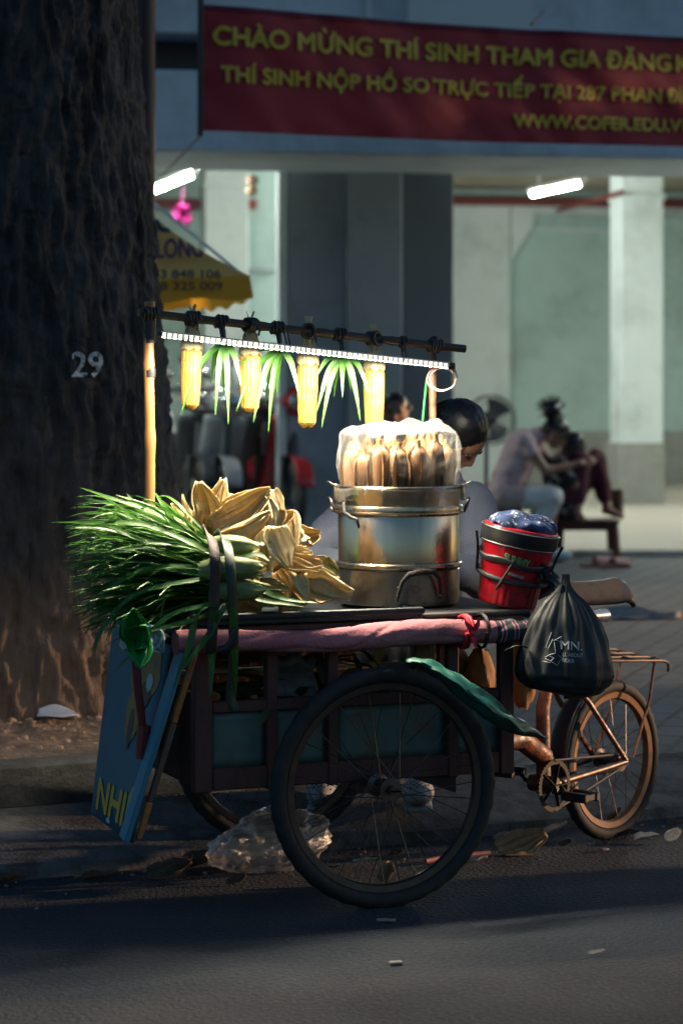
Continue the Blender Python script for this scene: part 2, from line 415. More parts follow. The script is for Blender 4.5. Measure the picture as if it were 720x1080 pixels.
# big grey pillar of two stepped faces
mb = MB()
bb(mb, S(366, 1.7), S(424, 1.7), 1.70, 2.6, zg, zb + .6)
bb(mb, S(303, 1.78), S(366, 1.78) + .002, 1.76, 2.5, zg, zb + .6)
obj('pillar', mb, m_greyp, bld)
mb = MB(); bb(mb, S(424, 1.76) + .003, S(478, 1.76), 1.76, 2.5, zg, zb + .6); obj('pillar_wing', mb, mat('wing_dark_grey', (.13, .155, .175), .55, col2=(.15, .175, .195), vs=1), bld)  # right wing has a darker grey than the rest of the pillar
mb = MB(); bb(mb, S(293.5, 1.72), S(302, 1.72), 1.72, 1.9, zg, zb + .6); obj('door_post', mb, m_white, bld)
# interior
zc = 4.25
mb = MB(); bb(mb, -9, 14, 15, 15.25, zg, zc + .3); obj('back_wall', mb, m_mint, bld)
def tiles(s0, s1, t, z0, z1, name):
    mb = MB(); bb(mb, s0, s1, t - .03, t - .002, z0, z1, .004); return obj(name, mb, m_tile, bld)
tiles(-9, 14, 15, .2, .93, 'wall_tiling')
mb = MB(); bb(mb, -9, 14, .8, 15.3, zc, zc + .25); obj('ceiling', mb, m_beige, bld)
mb = MB(); bb(mb, 13.6, 13.8, 0, 15.3, zg, zc + .2); bb(mb, -9, -8.8, 0, 15.3, zg, zc + .2); obj('unseen_side_wall', mb, m_mint, bld)  # unseen walls; the right one added to block the low sun
# pilasters and haunched beams on the back wall
for x0, x1 in ((480, 538),):
    mb = MB(); bb(mb, S(x0 - 20, 14.7), S(x1, 14.7), 14.72, 14.99, .2, Bz(500, 214, 14.7)); obj('pilaster', mb, m_white, bld)
    mb = MB(); zz0 = Bz(540, 232, 14.7)
    s1 = S(538, 14.8)
    q = [(s1, zz0 - .55), (s1, zz0 + .25), (s1 + .32, zz0 + .25), (s1 + .32, zz0 - .04)]
    mb.add([BO + BX * a + BY * tt + ZZ * z for tt in (14.76, 14.985) for a, z in q], [(3, 2, 1, 0), (4, 5, 6, 7), (0, 1, 5, 4), (1, 2, 6, 5), (2, 3, 7, 6), (3, 0, 4, 7)])
    obj('haunch', mb, m_white, bld)
mb = MB(); bb(mb, S(538, 14.8), 14, 14.85, 14.985, Bz(600, 226, 14.8), Bz(600, 214, 14.8)); obj('cornice', mb, m_white, bld)
mb = MB(); bb(mb, S(538, 14.8), S(652, 14.8), 14.93, 14.985, Bz(600, 243, 14.8), Bz(600, 240, 14.8)); obj('cornice', mb, m_white, bld)
# columns
for x0, x1, t, ym in ((655, 699, 9.0, 196), (216, 262, 8.3, 180)):
    mb = MB(); bb(mb, S(x0, t), S(x1, t), t, t + .5, .2, zc); obj('column', mb, m_white, bld)
    mb = MB(); s0, s1 = S(x0 - 3, t - .04), S(x1 + 1, t - .04)
    bb(mb, s0, s1, t - .04, t + .54, .2, .89, .004); obj('column_tiling', mb, m_tile, bld)
    mb = MB(); bb(mb, S(x0, t) - .02, S(x1, t) + .02, t - .03, t + .53, zc - .6, zc - .54); obj('column_band', mb, m_white, bld)
mb = MB(); y0 = Bz(600, 213, 14.6)
mb.tube([BO + BX * -9 + BY * 14.6 + ZZ * y0, BO + BX * 14 + BY * 14.6 + ZZ * y0], .065, 12); obj('pipe', mb, m_darkred, bld)
mb = MB(); a = Bp(588, 12); b = Bp(655, 8.7); mb.tube([V((a.x, a.y, Bz(588, 222, 12))), V((b.x, b.y, Bz(655, 203, 8.7)))], .03, 10)
obj('pipe', mb, m_darkred, bld)
mb = MB(); bb(mb, -9, S(293, 7), 8.7, 8.95, Bz(270, 220, 8.7), Bz(270, 210, 8.7)); obj('beam', mb, m_darkred, bld)
mb = MB(); bb(mb, -9, S(300, 9), 9.0, 9.2, .2, zc); obj('partition', mb, m_mint, bld)
tiles(-9, S(300, 9), 9.0, .2, .93, 'wall_tiling')
mb = MB(); bb(mb, S(262, 8.9), S(293, 8.9), 8.93, 8.98, Bz(270, 287, 8.9), Bz(270, 282, 8.9)); obj('picture_rail', mb, m_greyp, bld)
# arcade floor
m_floor = mat('arcade_floor', (.40, .365, .30), .6, col2=(.46, .42, .35), vs=1, bump=.1, bs=30, dirt=(.30, .27, .22), ds=2, dlo=.5, dhi=.75)
mb = MB(); bb(mb, -9, 14, 1.2, 15.1, .05, .2, .01); struct('arcade_floor', mb, m_floor)

# lamps
m_tube = mat('lamp_tube', (.92, 1.0, .93), .4, emit=390.0)
m_lampbody = mat('lamp_body', (.75, .77, .75), .4)
def lamp(p0, p1, label):
    d = (p1 - p0).normalized(); c = (p0 + p1) / 2
    t = thing('fluorescent_lamp', label, 'ceiling lamp', c + ZZ * .05, 'fluorescent tubes under the arcade ceiling')
    x = d; y = ZZ.cross(x); R = Matrix((x, y, x.cross(y))).transposed()
    L = (p1 - p0).length
    mb = MB(); mb.box(c + ZZ * .05, (L, .10, .04), R, .008); obj('housing', mb, m_lampbody, t)
    mb = MB(); mb.tube([p0 + d * .05, p1 - d * .05], .014, 12); obj('tube', mb, m_tube, t)
    for e_ in (p0 + d * .03, p1 - d * .03): mb = MB(); mb.box(e_ + ZZ * .012, (.03, .045, .06), R, .004); obj('tube_holder', mb, m_lampbody, t)
    for k in (-1, 1):
        mb = MB(); q = c + d * (L * .35 * k); mb.tube([q + ZZ * .07, V((q.x, q.y, zc + .005))], .008, 6); obj('hanger', mb, m_lampbody, t)
lamp(P(560, 206, 25.2), P(614, 194.2, 23.8), 'lit fluorescent tube left of the white column on the arcade ceiling')
lamp(P(150, 207, 22.3), P(206, 184, 20.4), 'lit fluorescent tube above the yellow parasol')

for p0, p1, lb in ((V((.3, 27.6, 3.55)), V((.75, 26.3, 3.55)), 'added unseen fluorescent tube behind the grey pillar'), (V((5.0, 25.2, 3.5)), V((5.5, 23.9, 3.5)), 'added unseen fluorescent tube right of the tiled column'),  # unseen tubes added to brighten the hall, the people and the motorbikes
                   (V((5.2, 30.6, 3.55)), V((5.65, 29.3, 3.55)), 'added unseen fluorescent tube close to the back wall'), (V((4.45, 20.3, 3.1)), V((4.85, 19.0, 3.1)), 'added unseen fluorescent tube under the front beam right of the seated people'), (V((-3.4, 20.2, 3.1)), V((-3.0, 19.0, 3.1)), 'added unseen fluorescent tube under the front beam behind the big tree'),
                   (V((2.6, 31.2, 3.75)), V((3.0, 30.0, 3.75)), 'lit fluorescent tube at the back')):
    if lb[-4:] != 'back': lamp(p0, p1, lb)
# hanging things seen under the beam
m_br = mat('brown_wood', (.10, .06, .03), .6, col2=(.16, .10, .05), vs=12)
t = thing('hanging_ornament', 'small brown ornament hanging from the arcade ceiling beside the white column', 'ornament', P(266, 205, 21))
mb = MB(); mb.tube([P(266, 150, 21), P(266, 187, 21)], .004, 5); obj('string', mb, m_br, t)
mb = MB(); mb.ball(P(266, 190, 21), (.06, .06, .045), 14, 8); mb.ball(P(265, 201, 21), (.055, .05, .05), 14, 8); mb.ball(P(266, 195.5, 21), .03, 10, 6); obj('body', mb, m_br, t)
mb = MB(); c = P(193, 226, 22)
for k in range(40):
    d = V((random.gauss(0, 1), random.gauss(0, 1), random.gauss(0, 1))).normalized()
    mb.blade([c, c + d * .07 + ZZ * .01, c + d * .13], .07, 4, .3, ZZ if abs(d.z) < .9 else V((1, 0, 0)))
mb.tube([c, V((c.x, c.y, zc))], .004, 5)
tag(obj('paper_flower', mb, leaf_mat('pink_paper', (.26, .015, .12), (.32, .02, .15), .2), None, 0), 'pink paper flower ball hanging behind the yellow parasol', 'decoration')

# brown post beside the tree
mb = MB(); b0 = P(153, HZ, 11.3); mb.lathe([(.048, .14), (.05, .5), (.048, 3), (.046, 6)], V((b0.x, b0.y, 0)), 20)
t = thing('utility_post', 'dark red brown metal post standing close behind the tree trunk', 'post', V((b0.x, b0.y, .14)))
obj('shaft', mb, mat('post_paint', (.055, .028, .026), .6, col2=(.075, .035, .032), vs=4, dirt=(.03, .02, .02), ds=3), t)
mb = MB(); mb.lathe([(.12, .141), (.12, .165), (.06, .18)], V((b0.x, b0.y, 0)), 20); obj('base_plate', mb, m_dark, t)

# ------------------------------------------------------------------ red banner
m_red = mat('banner_red', (.27, .006, .022), .6, col2=(.31, .008, .026), vs=2, bump=.12, bs=5)
m_yel = mat('banner_yellow', (.58, .42, .05), .6)
c00, c01 = P(213.5, 138, 13), P(213.5, 5, 13)
c10, c11 = P(720, 153.5, 14.2), P(720, 38, 14.2)
def ban(s, t, off=0.):
    off *= 2
    q = lerp(lerp(c00, c10, s), lerp(c01, c11, s), t)
    w = .030 * nz((s * 6, t * 1.2 + s * 1.5, 0), 1.0) + .018 * nz((s * 14 + t * 3, t * 1.6, 3), 1.0) + .012 * nz((s * 30 + t * 8, t * 3, 5), 1.0) * (abs(t - .5) + .3) + .02 * math.sin(s * 9)
    return q + V((.2, -1, 0)) * (w + off) + ZZ * (-.02 * math.sin(min(1, max(0, s / 1.2)) * PI) * (1 if t > .5 else .6))
t = thing('banner', 'long red cloth banner with yellow lettering hung across the building front', 'banner', c00)
mb = MB(); mb.grid(lambda u, v: ban(u * 1.22, v), 120, 16); obj('cloth', mb, m_red, t, 60)
mb = MB(); mb.tube([ban(-.003, -.04, .0), ban(-.003, 1.06, .0)], .018, 8); obj('pole', mb, mat('black_metal', (.02, .02, .022), .5), t)
mb = MB(); mb.grid(lambda u, v: ban(u * 1.22, .965 + .035 * v, .006), 100, 2); obj('hem', mb, mat('banner_hem', (.12, .012, .05), .7), t)
PW, PH = 506.5, 130.0
def bline(body, x0, x1, base, cap):
    def f(x, y):
        s = (lerp(x0, x1, x) - 213.5) / PW
        return ban(s, (base + y * cap), .006)
    lettering(body, f, m_yel, t, .06)
# base/cap in fractions of the banner height
bline('CHÀO MỪNG THÍ SINH THAM GIA ĐĂNG', 224, 704, .690, .150)
bline('KÝ XÉT', 711, 800, .690, .150)
bline('THÍ SINH NỘP HỒ SO TRỰC TIẾP TẠI 287 PHAN', 231, 693, .395, .130)
bline('’', 444.5, 448, .405, .130)
bline('ĐÌNH PHÙNG', 700, 812, .395, .130)
bline('WWW.COFER.EDU.V', 531, 716, .135, .115)
bline('N', 719, 729, .135, .115)
for p, q in (((213, 142, 13), (160, 196, 16.5)), ((213, 3, 13), (196, -14, 16))):
    mb = MB(); mb.tube([P(*p), P(*q)], .006, 5); obj('rope', mb, mat('black_metal', (.02, .02, .022)), t)
mb = MB(); mb.tube([P(560, 26, 13.8), P(566, 20, 15.2), P(572, 12, 17.4)], .008, 5); obj('rope', mb, mat('black_metal', (.02, .02, .022)), t)

# ------------------------------------------------------------------ yellow parasol
uc = P(80, HZ, 13); uc.z = 0; hw = .78; RU = rotz(rad(15))
m_uy = leaf_mat('parasol_yellow', (.72, .42, .04), (.78, .48, .06), .45, .7)
m_uc = leaf_mat('parasol_cream', (.86, .60, .18), (.90, .66, .24), .5, .7)
m_ub = mat('parasol_navy', (.012, .02, .05), .6)
zE, zT = P(0, 288, 12.2).z, P(0, 142, 13).z
t = thing('parasol', 'square yellow and cream street parasol with dark telephone numbers on its valance', 'parasol', V((uc.x, uc.y, .14)))
def ucorner(k, f, z): 
    a = [(-1, -1), (1, -1), (1, 1), (-1, 1)][k % 4]; return uc + RU @ V((a[0] * hw * f, a[1] * hw * f, 0)) + ZZ * z
mb = MB()
for k in range(4):
    def pf(u, v, k=k):
        p = lerp(ucorner(k, u, 0), ucorner(k + 1, u, 0), v); sag = .10 * math.sin(PI * u) + .03 * u * math.sin(PI * v)
        return V((p.x, p.y, lerp(zT, zE, u) - sag))
    mb.grid(pf, 10, 10)
obj('canopy', mb, m_uc, t, 25)
VD = .115
mb = MB()
for k in range(4):
    def vf(u, v, k=k):
        p = lerp(ucorner(k, 1.0 + .02 * u, 0), ucorner(k + 1, 1.0 + .02 * u, 0), v)
        return V((p.x, p.y, zE - .03 * math.sin(PI * v) - VD * u + .012 * math.sin(v * 25 + k)* u))
    mb.grid(vf, 4, 24)
obj('valance', mb, m_uy, t, 25)
mb = MB(); mb.lathe([(.022, .14), (.022, zT + .08), (.0, zT + .1)], uc, 12); obj('pole', mb, m_lampbody, t)
mb = MB(); mb.lathe([(.25, .14), (.25, .2), (.06, .25)], uc, 24); obj('base', mb, m_dark, t)
for k in range(4):
    mb = MB(); mb.beam(uc + ZZ * (zT - .03), ucorner(k, .98, zE - .01), .015, .015); obj('rib', mb, m_lampbody, t)
def fv(px0, px1, y0, cap, off=-.012, k=0):
    def f(x, y):
        px = lerp(px0, px1, x); a = ucorner(0, 1.02, 0); b = ucorner(1, 1.02, 0)
        kx = (px - 360) / FPX; v = (kx * a.y - a.x) / ((b.x - a.x) - kx * (b.y - a.y)); q = lerp(a, b, v)
        zz = CAMZ - (y0 - y * cap - HZ) * q.y / FPX
        return V((q.x, q.y + off - .02, zz))
    return f
lettering('0753 848 106', fv(146, 233, 293.5, 9), m_ub, t, .03)
lettering('018 325 009', fv(154, 235, 306, 9), m_ub, t, .03)
# name on the canopy slope
def slope(px0, px1, u0, u1):
    a1, b1 = ucorner(0, 1, 0), ucorner(1, 1, 0)
    def f(x, y):
        px = lerp(px0, px1, x); u = lerp(u0, u1, y)
        a, b = ucorner(0, u, 0), ucorner(1, u, 0); kx = (px - 360) / FPX
        v = min(.96, (kx * a.y - a.x) / ((b.x - a.x) - kx * (b.y - a.y))); q = lerp(a, b, v)
        return V((q.x, q.y - .03, lerp(zT, zE, u) - .10 * math.sin(PI * u) - .03 * u * math.sin(PI * v) + .03))
    return f
m_pur = mat('parasol_purple', (.10, .035, .08), .6)
lettering('LONG', slope(166, 214, .84, .66), m_pur, t, .05)
mb = MB(); fs_ = slope(163, 190, .62, .45)
for k in range(14):
    a0, a1 = 2 * PI * k / 16, 2 * PI * (k + 1) / 16
    mb.add([fs_(.5 + r * math.cos(a) * .5, .5 + r * math.sin(a) * .5) for r, a in ((.55, a0), (1, a0), (1, a1), (.55, a1))], [(0, 1, 2, 3)])
mb.add([fs_(x, y) for x, y in ((.38, .35), (.62, .35), (.62, .65), (.38, .65))], [(0, 1, 2, 3)])
obj('emblem', mb, m_ub, t, 0)
# ------------------------------------------------------------------ the big tree
m_bark = mat('bark', (.011, .011, .012), .9, col2=(.062, .058, .057), vs=7, st=(1, 1, .22), bump=1.0, bs=26, dirt=(.115, .11, .108), ds=16, dlo=.58, dhi=.72, bd=.03)
def trunk_r(a, z):
    prof = [(0, .95), (.25, .84), (.6, .735), (1.1, .675), (1.8, .605), (3.0, .515), (4.5, .52), (6.5, .47)]
    for (z0, r0), (z1, r1) in zip(prof, prof[1:]):
        if z <= z1: r = lerp(r0, r1, (z - z0) / (z1 - z0)); break
    else: r = .47
    f = max(0, 1 - z / 1.3)
    d = V((math.cos(a), math.sin(a), 0))
    r += f * .16 * nz(d * 1.6, 1.0, 2) + .05 * nz(d * 1.3 + ZZ * z * .3, 1.0, 4)
    q = d * .62 + ZZ * z * .22 + V((.05 * nz(ZZ * z * 1.5 + d, 1), 0, 0))
    rg = 1 - abs(nz(q, 13, 1)) * 2.2
    rg2 = 1 - abs(nz(d * .62 + ZZ * z * .35, 19, 3)) * 2
    return r + .020 * rg + .020 * rg2 + .010 * nz(d * .62 + ZZ * z * .6, 30) + .006 * nz(d * .62 + ZZ * z, 55) - .012 * max(0, nz(d * .62 + ZZ * z * 2.2, 6, 5)) ** .5 * (1 - abs(nz(d + ZZ * z * 9, 2.2, 6)) * 6 > .4)
# warm tint in the bark foot standing in for low orange sunlight
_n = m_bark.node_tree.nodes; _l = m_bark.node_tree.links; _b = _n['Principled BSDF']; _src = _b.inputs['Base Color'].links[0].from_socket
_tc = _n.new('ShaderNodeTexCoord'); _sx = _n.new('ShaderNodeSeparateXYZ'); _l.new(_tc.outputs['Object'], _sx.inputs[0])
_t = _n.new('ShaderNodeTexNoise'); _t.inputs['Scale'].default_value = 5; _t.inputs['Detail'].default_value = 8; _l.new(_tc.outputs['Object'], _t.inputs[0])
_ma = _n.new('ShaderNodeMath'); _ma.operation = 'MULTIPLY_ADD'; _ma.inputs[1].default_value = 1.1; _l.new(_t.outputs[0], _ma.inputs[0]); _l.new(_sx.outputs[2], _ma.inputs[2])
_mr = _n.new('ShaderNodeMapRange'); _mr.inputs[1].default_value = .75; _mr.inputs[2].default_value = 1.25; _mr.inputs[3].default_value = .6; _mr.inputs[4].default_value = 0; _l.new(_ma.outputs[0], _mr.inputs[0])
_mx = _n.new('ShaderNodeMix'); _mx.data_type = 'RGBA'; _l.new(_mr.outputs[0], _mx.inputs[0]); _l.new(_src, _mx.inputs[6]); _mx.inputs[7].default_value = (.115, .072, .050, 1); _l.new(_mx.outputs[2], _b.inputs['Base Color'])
tree = thing('street_tree', 'huge dark rough barked tree trunk painted with the number 29', 'tree', V((TC.x, TC.y, .24)))
mb = MB(); NA, NZ_ = 420, 300; vs = []
zs = [.15 + 3.25 * i / NZ_ for i in range(NZ_ + 1)] + [3.8, 4.4, 5.0, 5.7, 6.5]
for z in zs:
    for k in range(NA):
        a = 2 * PI * k / NA; r = trunk_r(a, z); vs.append(TC + V((r * math.cos(a), r * math.sin(a), z)))
fs = [(i * NA + k, i * NA + (k + 1) % NA, (i + 1) * NA + (k + 1) % NA, (i + 1) * NA + k) for i in range(len(zs) - 1) for k in range(NA)]
mb.add(vs, fs)
bvh = BVHTree.FromPolygons([tuple(p) for p in mb.v], mb.f)
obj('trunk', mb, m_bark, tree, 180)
limbs = []
mbl = MB()
for k in range(7):
    a = 2 * PI * k / 7 + random.uniform(-.3, .3); p = TC + ZZ * 6.2; pts = [p]; L = random.uniform(3.5, 5)
    for i in range(6):
        p = p + V((math.cos(a), math.sin(a), .75 - .1 * i)).normalized() * L / 6 + V((random.uniform(-.2, .2), random.uniform(-.2, .2), random.uniform(-.1, .1))); pts.append(p)
    mbl.tube(pts, [.26, .22, .18, .14, .1, .07, .04], 8); limbs += pts[2:]
obj('limbs', mbl, m_bark, tree)
m_crown = leaf_mat('crown_leaf', (.035, .07, .02), (.07, .12, .035), .3)
mb = MB()
for k in range(1700):
    c = random.choice(limbs) + V((random.gauss(0, .75), random.gauss(0, .75), random.gauss(.2, .6)))
    d = V((random.gauss(0, 1), random.gauss(0, 1), random.gauss(0, .6))).normalized(); s_ = random.uniform(.15, .3)
    mb.blade([c, c + d * s_, c + d * s_ * 2 - ZZ * .06], .2, 2, .2, V((random.gauss(0, .4), random.gauss(0, .4), 1)))
obj('crown', mb, m_crown, tree, 0)
# painted number, pressed onto the bark
def onbark(px, py):
    o = V((0, 0, CAMZ)); d = (P(px, py, 9) - o).normalized(); h = bvh.ray_cast(o, d)
    return h[0] - d * .012 if h[0] else o + d * 8.95
vs, fs_ = text2d('29', .015)
mb = MB(); mb.add([onbark(76 + 33 * x, 397 - 27 * y) for x, y in vs], fs_)
obj('number', mb, mat('number_paint', (.52, .54, .56), .9, col2=(.66, .68, .70), vs=12, dirt=(.06, .055, .052), ds=34, dlo=.50, dhi=.58), tree, 0)

# ------------------------------------------------------------------ cargo tricycle
m_maroon = mat('maroon_wood', (.075, .026, .022), .7, col2=(.11, .04, .032), vs=9, st=(1, 1, .5), bump=.35, bs=50, dirt=(.045, .03, .026), ds=12)
m_green = mat('green_sheet', (.045, .11, .105), .5, col2=(.085, .16, .14), vs=5, bump=.25, bs=14, dirt=(.12, .085, .055), ds=8, dlo=.47, dhi=.66, rv=.15)
m_rub = mat('tyre_rubber', (.014, .014, .015), .65, col2=(.022, .021, .02), vs=20, dirt=(.055, .05, .045), ds=30, dlo=.56, dhi=.75)
m_tan = mat('tan_sidewall', (.28, .10, .028), .6, col2=(.34, .14, .042), vs=20, dirt=(.10, .05, .03), ds=25)
m_steel = mat('dull_steel', (.14, .13, .12), .45, metal=.9, col2=(.10, .075, .06), vs=30, dirt=(.09, .045, .025), ds=25, dlo=.5, dhi=.65)
m_rust = mat('rusty_orange_tube', (.27, .070, .022), .5, col2=(.34, .10, .035), vs=14, dirt=(.06, .03, .022), ds=22, dlo=.46, dhi=.60, bump=.3, bs=60, rv=.2)
m_black = mat('black_rubber', (.010, .010, .011), .5, col2=(.016, .016, .017), vs=20)
m_bamb = mat('bamboo', (.25, .11, .035), .42, col2=(.33, .16, .055), vs=6, st=(6, 6, .8), dirt=(.18, .07, .03), ds=9, dlo=.55, dhi=.75)
m_bambd = mat('dark_bamboo', (.022, .014, .010), .5, col2=(.045, .028, .018), vs=10, dirt=(.03, .02, .015), ds=12)
tri = thing('cargo_tricycle', 'old maroon and green cargo tricycle with spoked wheels carrying the corn stall', 'cargo tricycle', W0)
def bxc(mb, a0, a1, b0, b1, z0, z1, bev=.004):
    return mb.box(C((a0 + a1) / 2, (b0 + b1) / 2, (z0 + z1) / 2), (abs(a1 - a0), abs(b1 - b0), abs(z1 - z0)), RC, bev)
AL, AR, BN, BF = -.53, .455, .10, .78
POSTS = [(-.53, -.475), (-.315, -.283), (-.13, -.098), (.243, .275), (.41, .455)]
for (a0, a1) in POSTS:
    mb = MB(); bxc(mb, a0, a1, BN, BN + .035, .335, .782); obj('post', mb, m_maroon, tri)
for a0, a1 in (POSTS[0], POSTS[-1]):
    mb = MB(); bxc(mb, a0, a1, BF - .035, BF, .335, .782); obj('post', mb, m_maroon, tri)
mb = MB(); bxc(mb, AL + .056, AR - .046, BN + .004, BN + .031, .34, .402); obj('bottom_rail', mb, m_maroon, tri)
mb = MB(); bxc(mb, AL + .056, AR - .046, BN + .005, BN + .03, .555, .588); obj('middle_rail', mb, m_maroon, tri)
mb = MB(); bxc(mb, AL + .003, AR - .003, BF - .032, BF - .004, .34, .402); bxc(mb, AL + .056, AR - .046, BF - .03, BF - .005, .555, .588); obj('rear_rail', mb, m_maroon, tri)
for k in range(4):
    a0, a1 = POSTS[k][1], POSTS[k + 1][0]
    mb = MB(); mb.grid(lambda u, v: C(lerp(a0, a1, u), BN + .021 + .004 * nz((u * 2, v * 2, k), 1.5), lerp(.40, .558, v)), 10, 6)
    obj('side_panel', mb, m_green, tri, 40, .003)
mb = MB(); bxc(mb, AL + .01, AR - .01, BF - .02, BF - .014, .40, .60); obj('back_panel', mb, m_green, tri)
mb = MB(); bxc(mb, AL + .01, .22, BF - .02, BF - .014, .602, .74); obj('back_panel', mb, m_maroon, tri)
mb = MB(); bxc(mb, AL + .012, AL + .02, BN + .037, BF - .037, .345, .60); obj('end_panel', mb, m_maroon, tri)
mb = MB(); bxc(mb, AR - .02, AR - .012, BN + .037, BF - .037, .345, .57); obj('end_panel', mb, m_maroon, tri)
mb = MB(); bxc(mb, AL + .02, AR - .02, BN + .036, BF - .036, .36, .375); obj('floor_board', mb, m_maroon, tri)
mb = MB(); bxc(mb, -.55, .475, .075, .81, .782, .80); bxc(mb, .477, .60, .12, .62, .778, .798); obj('top_board', mb, m_maroon, tri)
mb = MB()
for b in (.115, .36, .6, .77): bxc(mb, -.54, .59 if b < .5 else .47, b - .018, b + .018, .742, .781)
obj('bearer', mb, m_maroon, tri)
# corner bracket under the right front of the box
mb = MB(); q = [C(.14, BN + .03, .336), C(.28, BN + .03, .336), C(.28, BN + .03, .285)]
mb.add(q + [p + W * .01 for p in q], [(0, 1, 2), (5, 4, 3), (0, 3, 4, 1), (1, 4, 5, 2), (2, 5, 3, 0)]); obj('bracket', mb, m_black, tri)
# slats seen through the opening at the right
for a in (.30, .345):
    mb = MB(); bxc(mb, a, a + .022, .30, .325, .375, .742); obj('slat', mb, m_maroon, tri)

def wheel(c, axis, R, tr, m_t, m_r, ns=32, spoke=.0013, knob=.0, wall=None, hubw=.045, rimw=.013):
    ax = V(axis).normalized(); e1 = ZZ.cross(ax).normalized(); e2 = ax.cross(e1)
    M3 = Matrix((e1, e2, ax)).transposed(); c = V(c)
    hub = MB(); hub.lathe([(.012, -hubw - .02), (.012, -hubw), (.033, -hubw), (.033, -hubw + .006), (.019, -hubw + .012), (.022, 0), (.019, hubw - .012), (.033, hubw - .006), (.033, hubw), (.012, hubw), (.012, hubw + .02)], c, 20, M3)
    w = obj('wheel', hub, m_steel, tri)
    ri = R - tr * 2 - .008
    prof = []; n = 12
    mb = MB(); seg = 144
    def tf(u, v):
        a = 2 * PI * u; b = 2 * PI * v
        rr = tr * (1 + (knob if (math.cos(b) > .35 and int(u * seg * .5 + (1 if math.sin(b) > 0 else 0) * .5) % 2 == 0) else 0))
        return c + M3 @ V(((R - tr + math.cos(b) * rr) * math.cos(a), (R - tr + math.cos(b) * rr) * math.sin(a), math.sin(b) * rr * 1.0))
    mb.grid(tf, seg, 14); obj('tyre', mb, m_t, w, 50)
    if wall:
        mb = MB()
        for s in (-1, 1):
            def wf(u, v, s=s):
                a = 2 * PI * u; b = s * lerp(rad(146), rad(172), v); r_ = tr * 1.03
                return c + M3 @ V(((R - tr + math.cos(b) * r_) * math.cos(a), (R - tr + math.cos(b) * r_) * math.sin(a), math.sin(b) * r_))
            mb.grid(wf, 96, 4)
        obj('sidewall', mb, wall, w, 60)
    mb = MB(); pr = [(ri - .012, -.004), (ri - .008, -rimw * .8), (ri + .010, -rimw), (ri + .012, -rimw + .003), (ri - .001, -.006), (ri - .001, .006), (ri + .012, rimw - .003), (ri + .010, rimw), (ri - .008, rimw * .8), (ri - .012, .004), (ri - .012, -.004)]
    mb.lathe(pr, c, 96, M3, caps=False); obj('rim', mb, m_r, w, 35)
    mb = MB()
    for k in range(ns):
        s = 1 if k % 2 else -1; a = 2 * PI * k / ns; off = rad(52) * (1 if (k // 2) % 2 else -1)
        p0 = c + M3 @ V((.030 * math.cos(a + off), .030 * math.sin(a + off), s * (hubw - .003)))
        p1 = c + M3 @ V(((ri - .008) * math.cos(a), (ri - .008) * math.sin(a), 0))
        mb.tube([p0, p1], spoke, 4)
    obj('spokes', mb, m_steel, w)
    return w
HUBN = C(0, 0, .338); HUBF = C(0, .90, .362)
m_rimd = mat('dark_rim', (.060, .054, .05), .4, metal=.7, col2=(.09, .07, .055), vs=25, dirt=(.06, .035, .025), ds=30)
m_rubg = mat('worn_rubber', (.009, .009, .010), .75, col2=(.020, .0195, .019), vs=20, dirt=(.06, .05, .042), ds=26, dlo=.58, dhi=.76)
wheel(HUBN, W, .340, .0235, m_rubg, m_rimd, 36, .00145, .10, hubw=.05)
wheel(HUBF, W, .340, .0235, m_rubg, m_rimd, 36, .00145, .10, hubw=.05)
mb = MB(); mb.tube([C(0, -.07, .338), C(0, .97, .364)], .013, 10); mb.box(C(0, .13, .338), (.09, .03, .07), RC); mb.box(C(0, .75, .355), (.09, .03, .07), RC); obj('axle', mb, m_steel, tri)
mb = MB(); mb.lathe([(.0, -.088), (.016, -.086), (.018, -.07), (.018, -.06)], C(0, 0, .338), 6, Matrix((U, ZZ.cross(U) * -1, W)).transposed()); obj('axle_nut', mb, m_steel, tri)

# rear: bicycle half
BD = V((math.cos(rad(48)), math.sin(rad(48)), 0)); NB = V((math.sin(rad(48)), -math.cos(rad(48)), 0))
RW = V((.873, 7.87, .258)); BBK = V((.628, 7.53, .235))
wheel(RW, NB, .258, .0205, m_rubg, m_tan, 28, .0014, .10, m_tan, .045, .015)
def bk(f, s=0., z=0.): return V((RW.x, RW.y, 0)) + BD * f + NB * s + ZZ * z
mb = MB(); mb.tube([BBK - ZZ * .03, bk(-.36, 0, .46), bk(-.27, 0, .76)], [.024, .022, .016], 14); obj('seat_tube', mb, m_rust, tri)
mb = MB(); mb.tube([C(.40, .30, .39), P(548, 779, 7.42), BBK + V((.0, -.01, .085))], [.034, .034, .032], 16); mb.tube([BBK + ZZ * .085, BBK + ZZ * .07], .033, 14); obj('main_tube', mb, m_rust, tri)
mb = MB(); mb.lathe([(.027, -.045), (.027, .045)], BBK, 16, Matrix((BD, ZZ, NB)).transposed()); obj('bottom_bracket', mb, m_steel, tri)
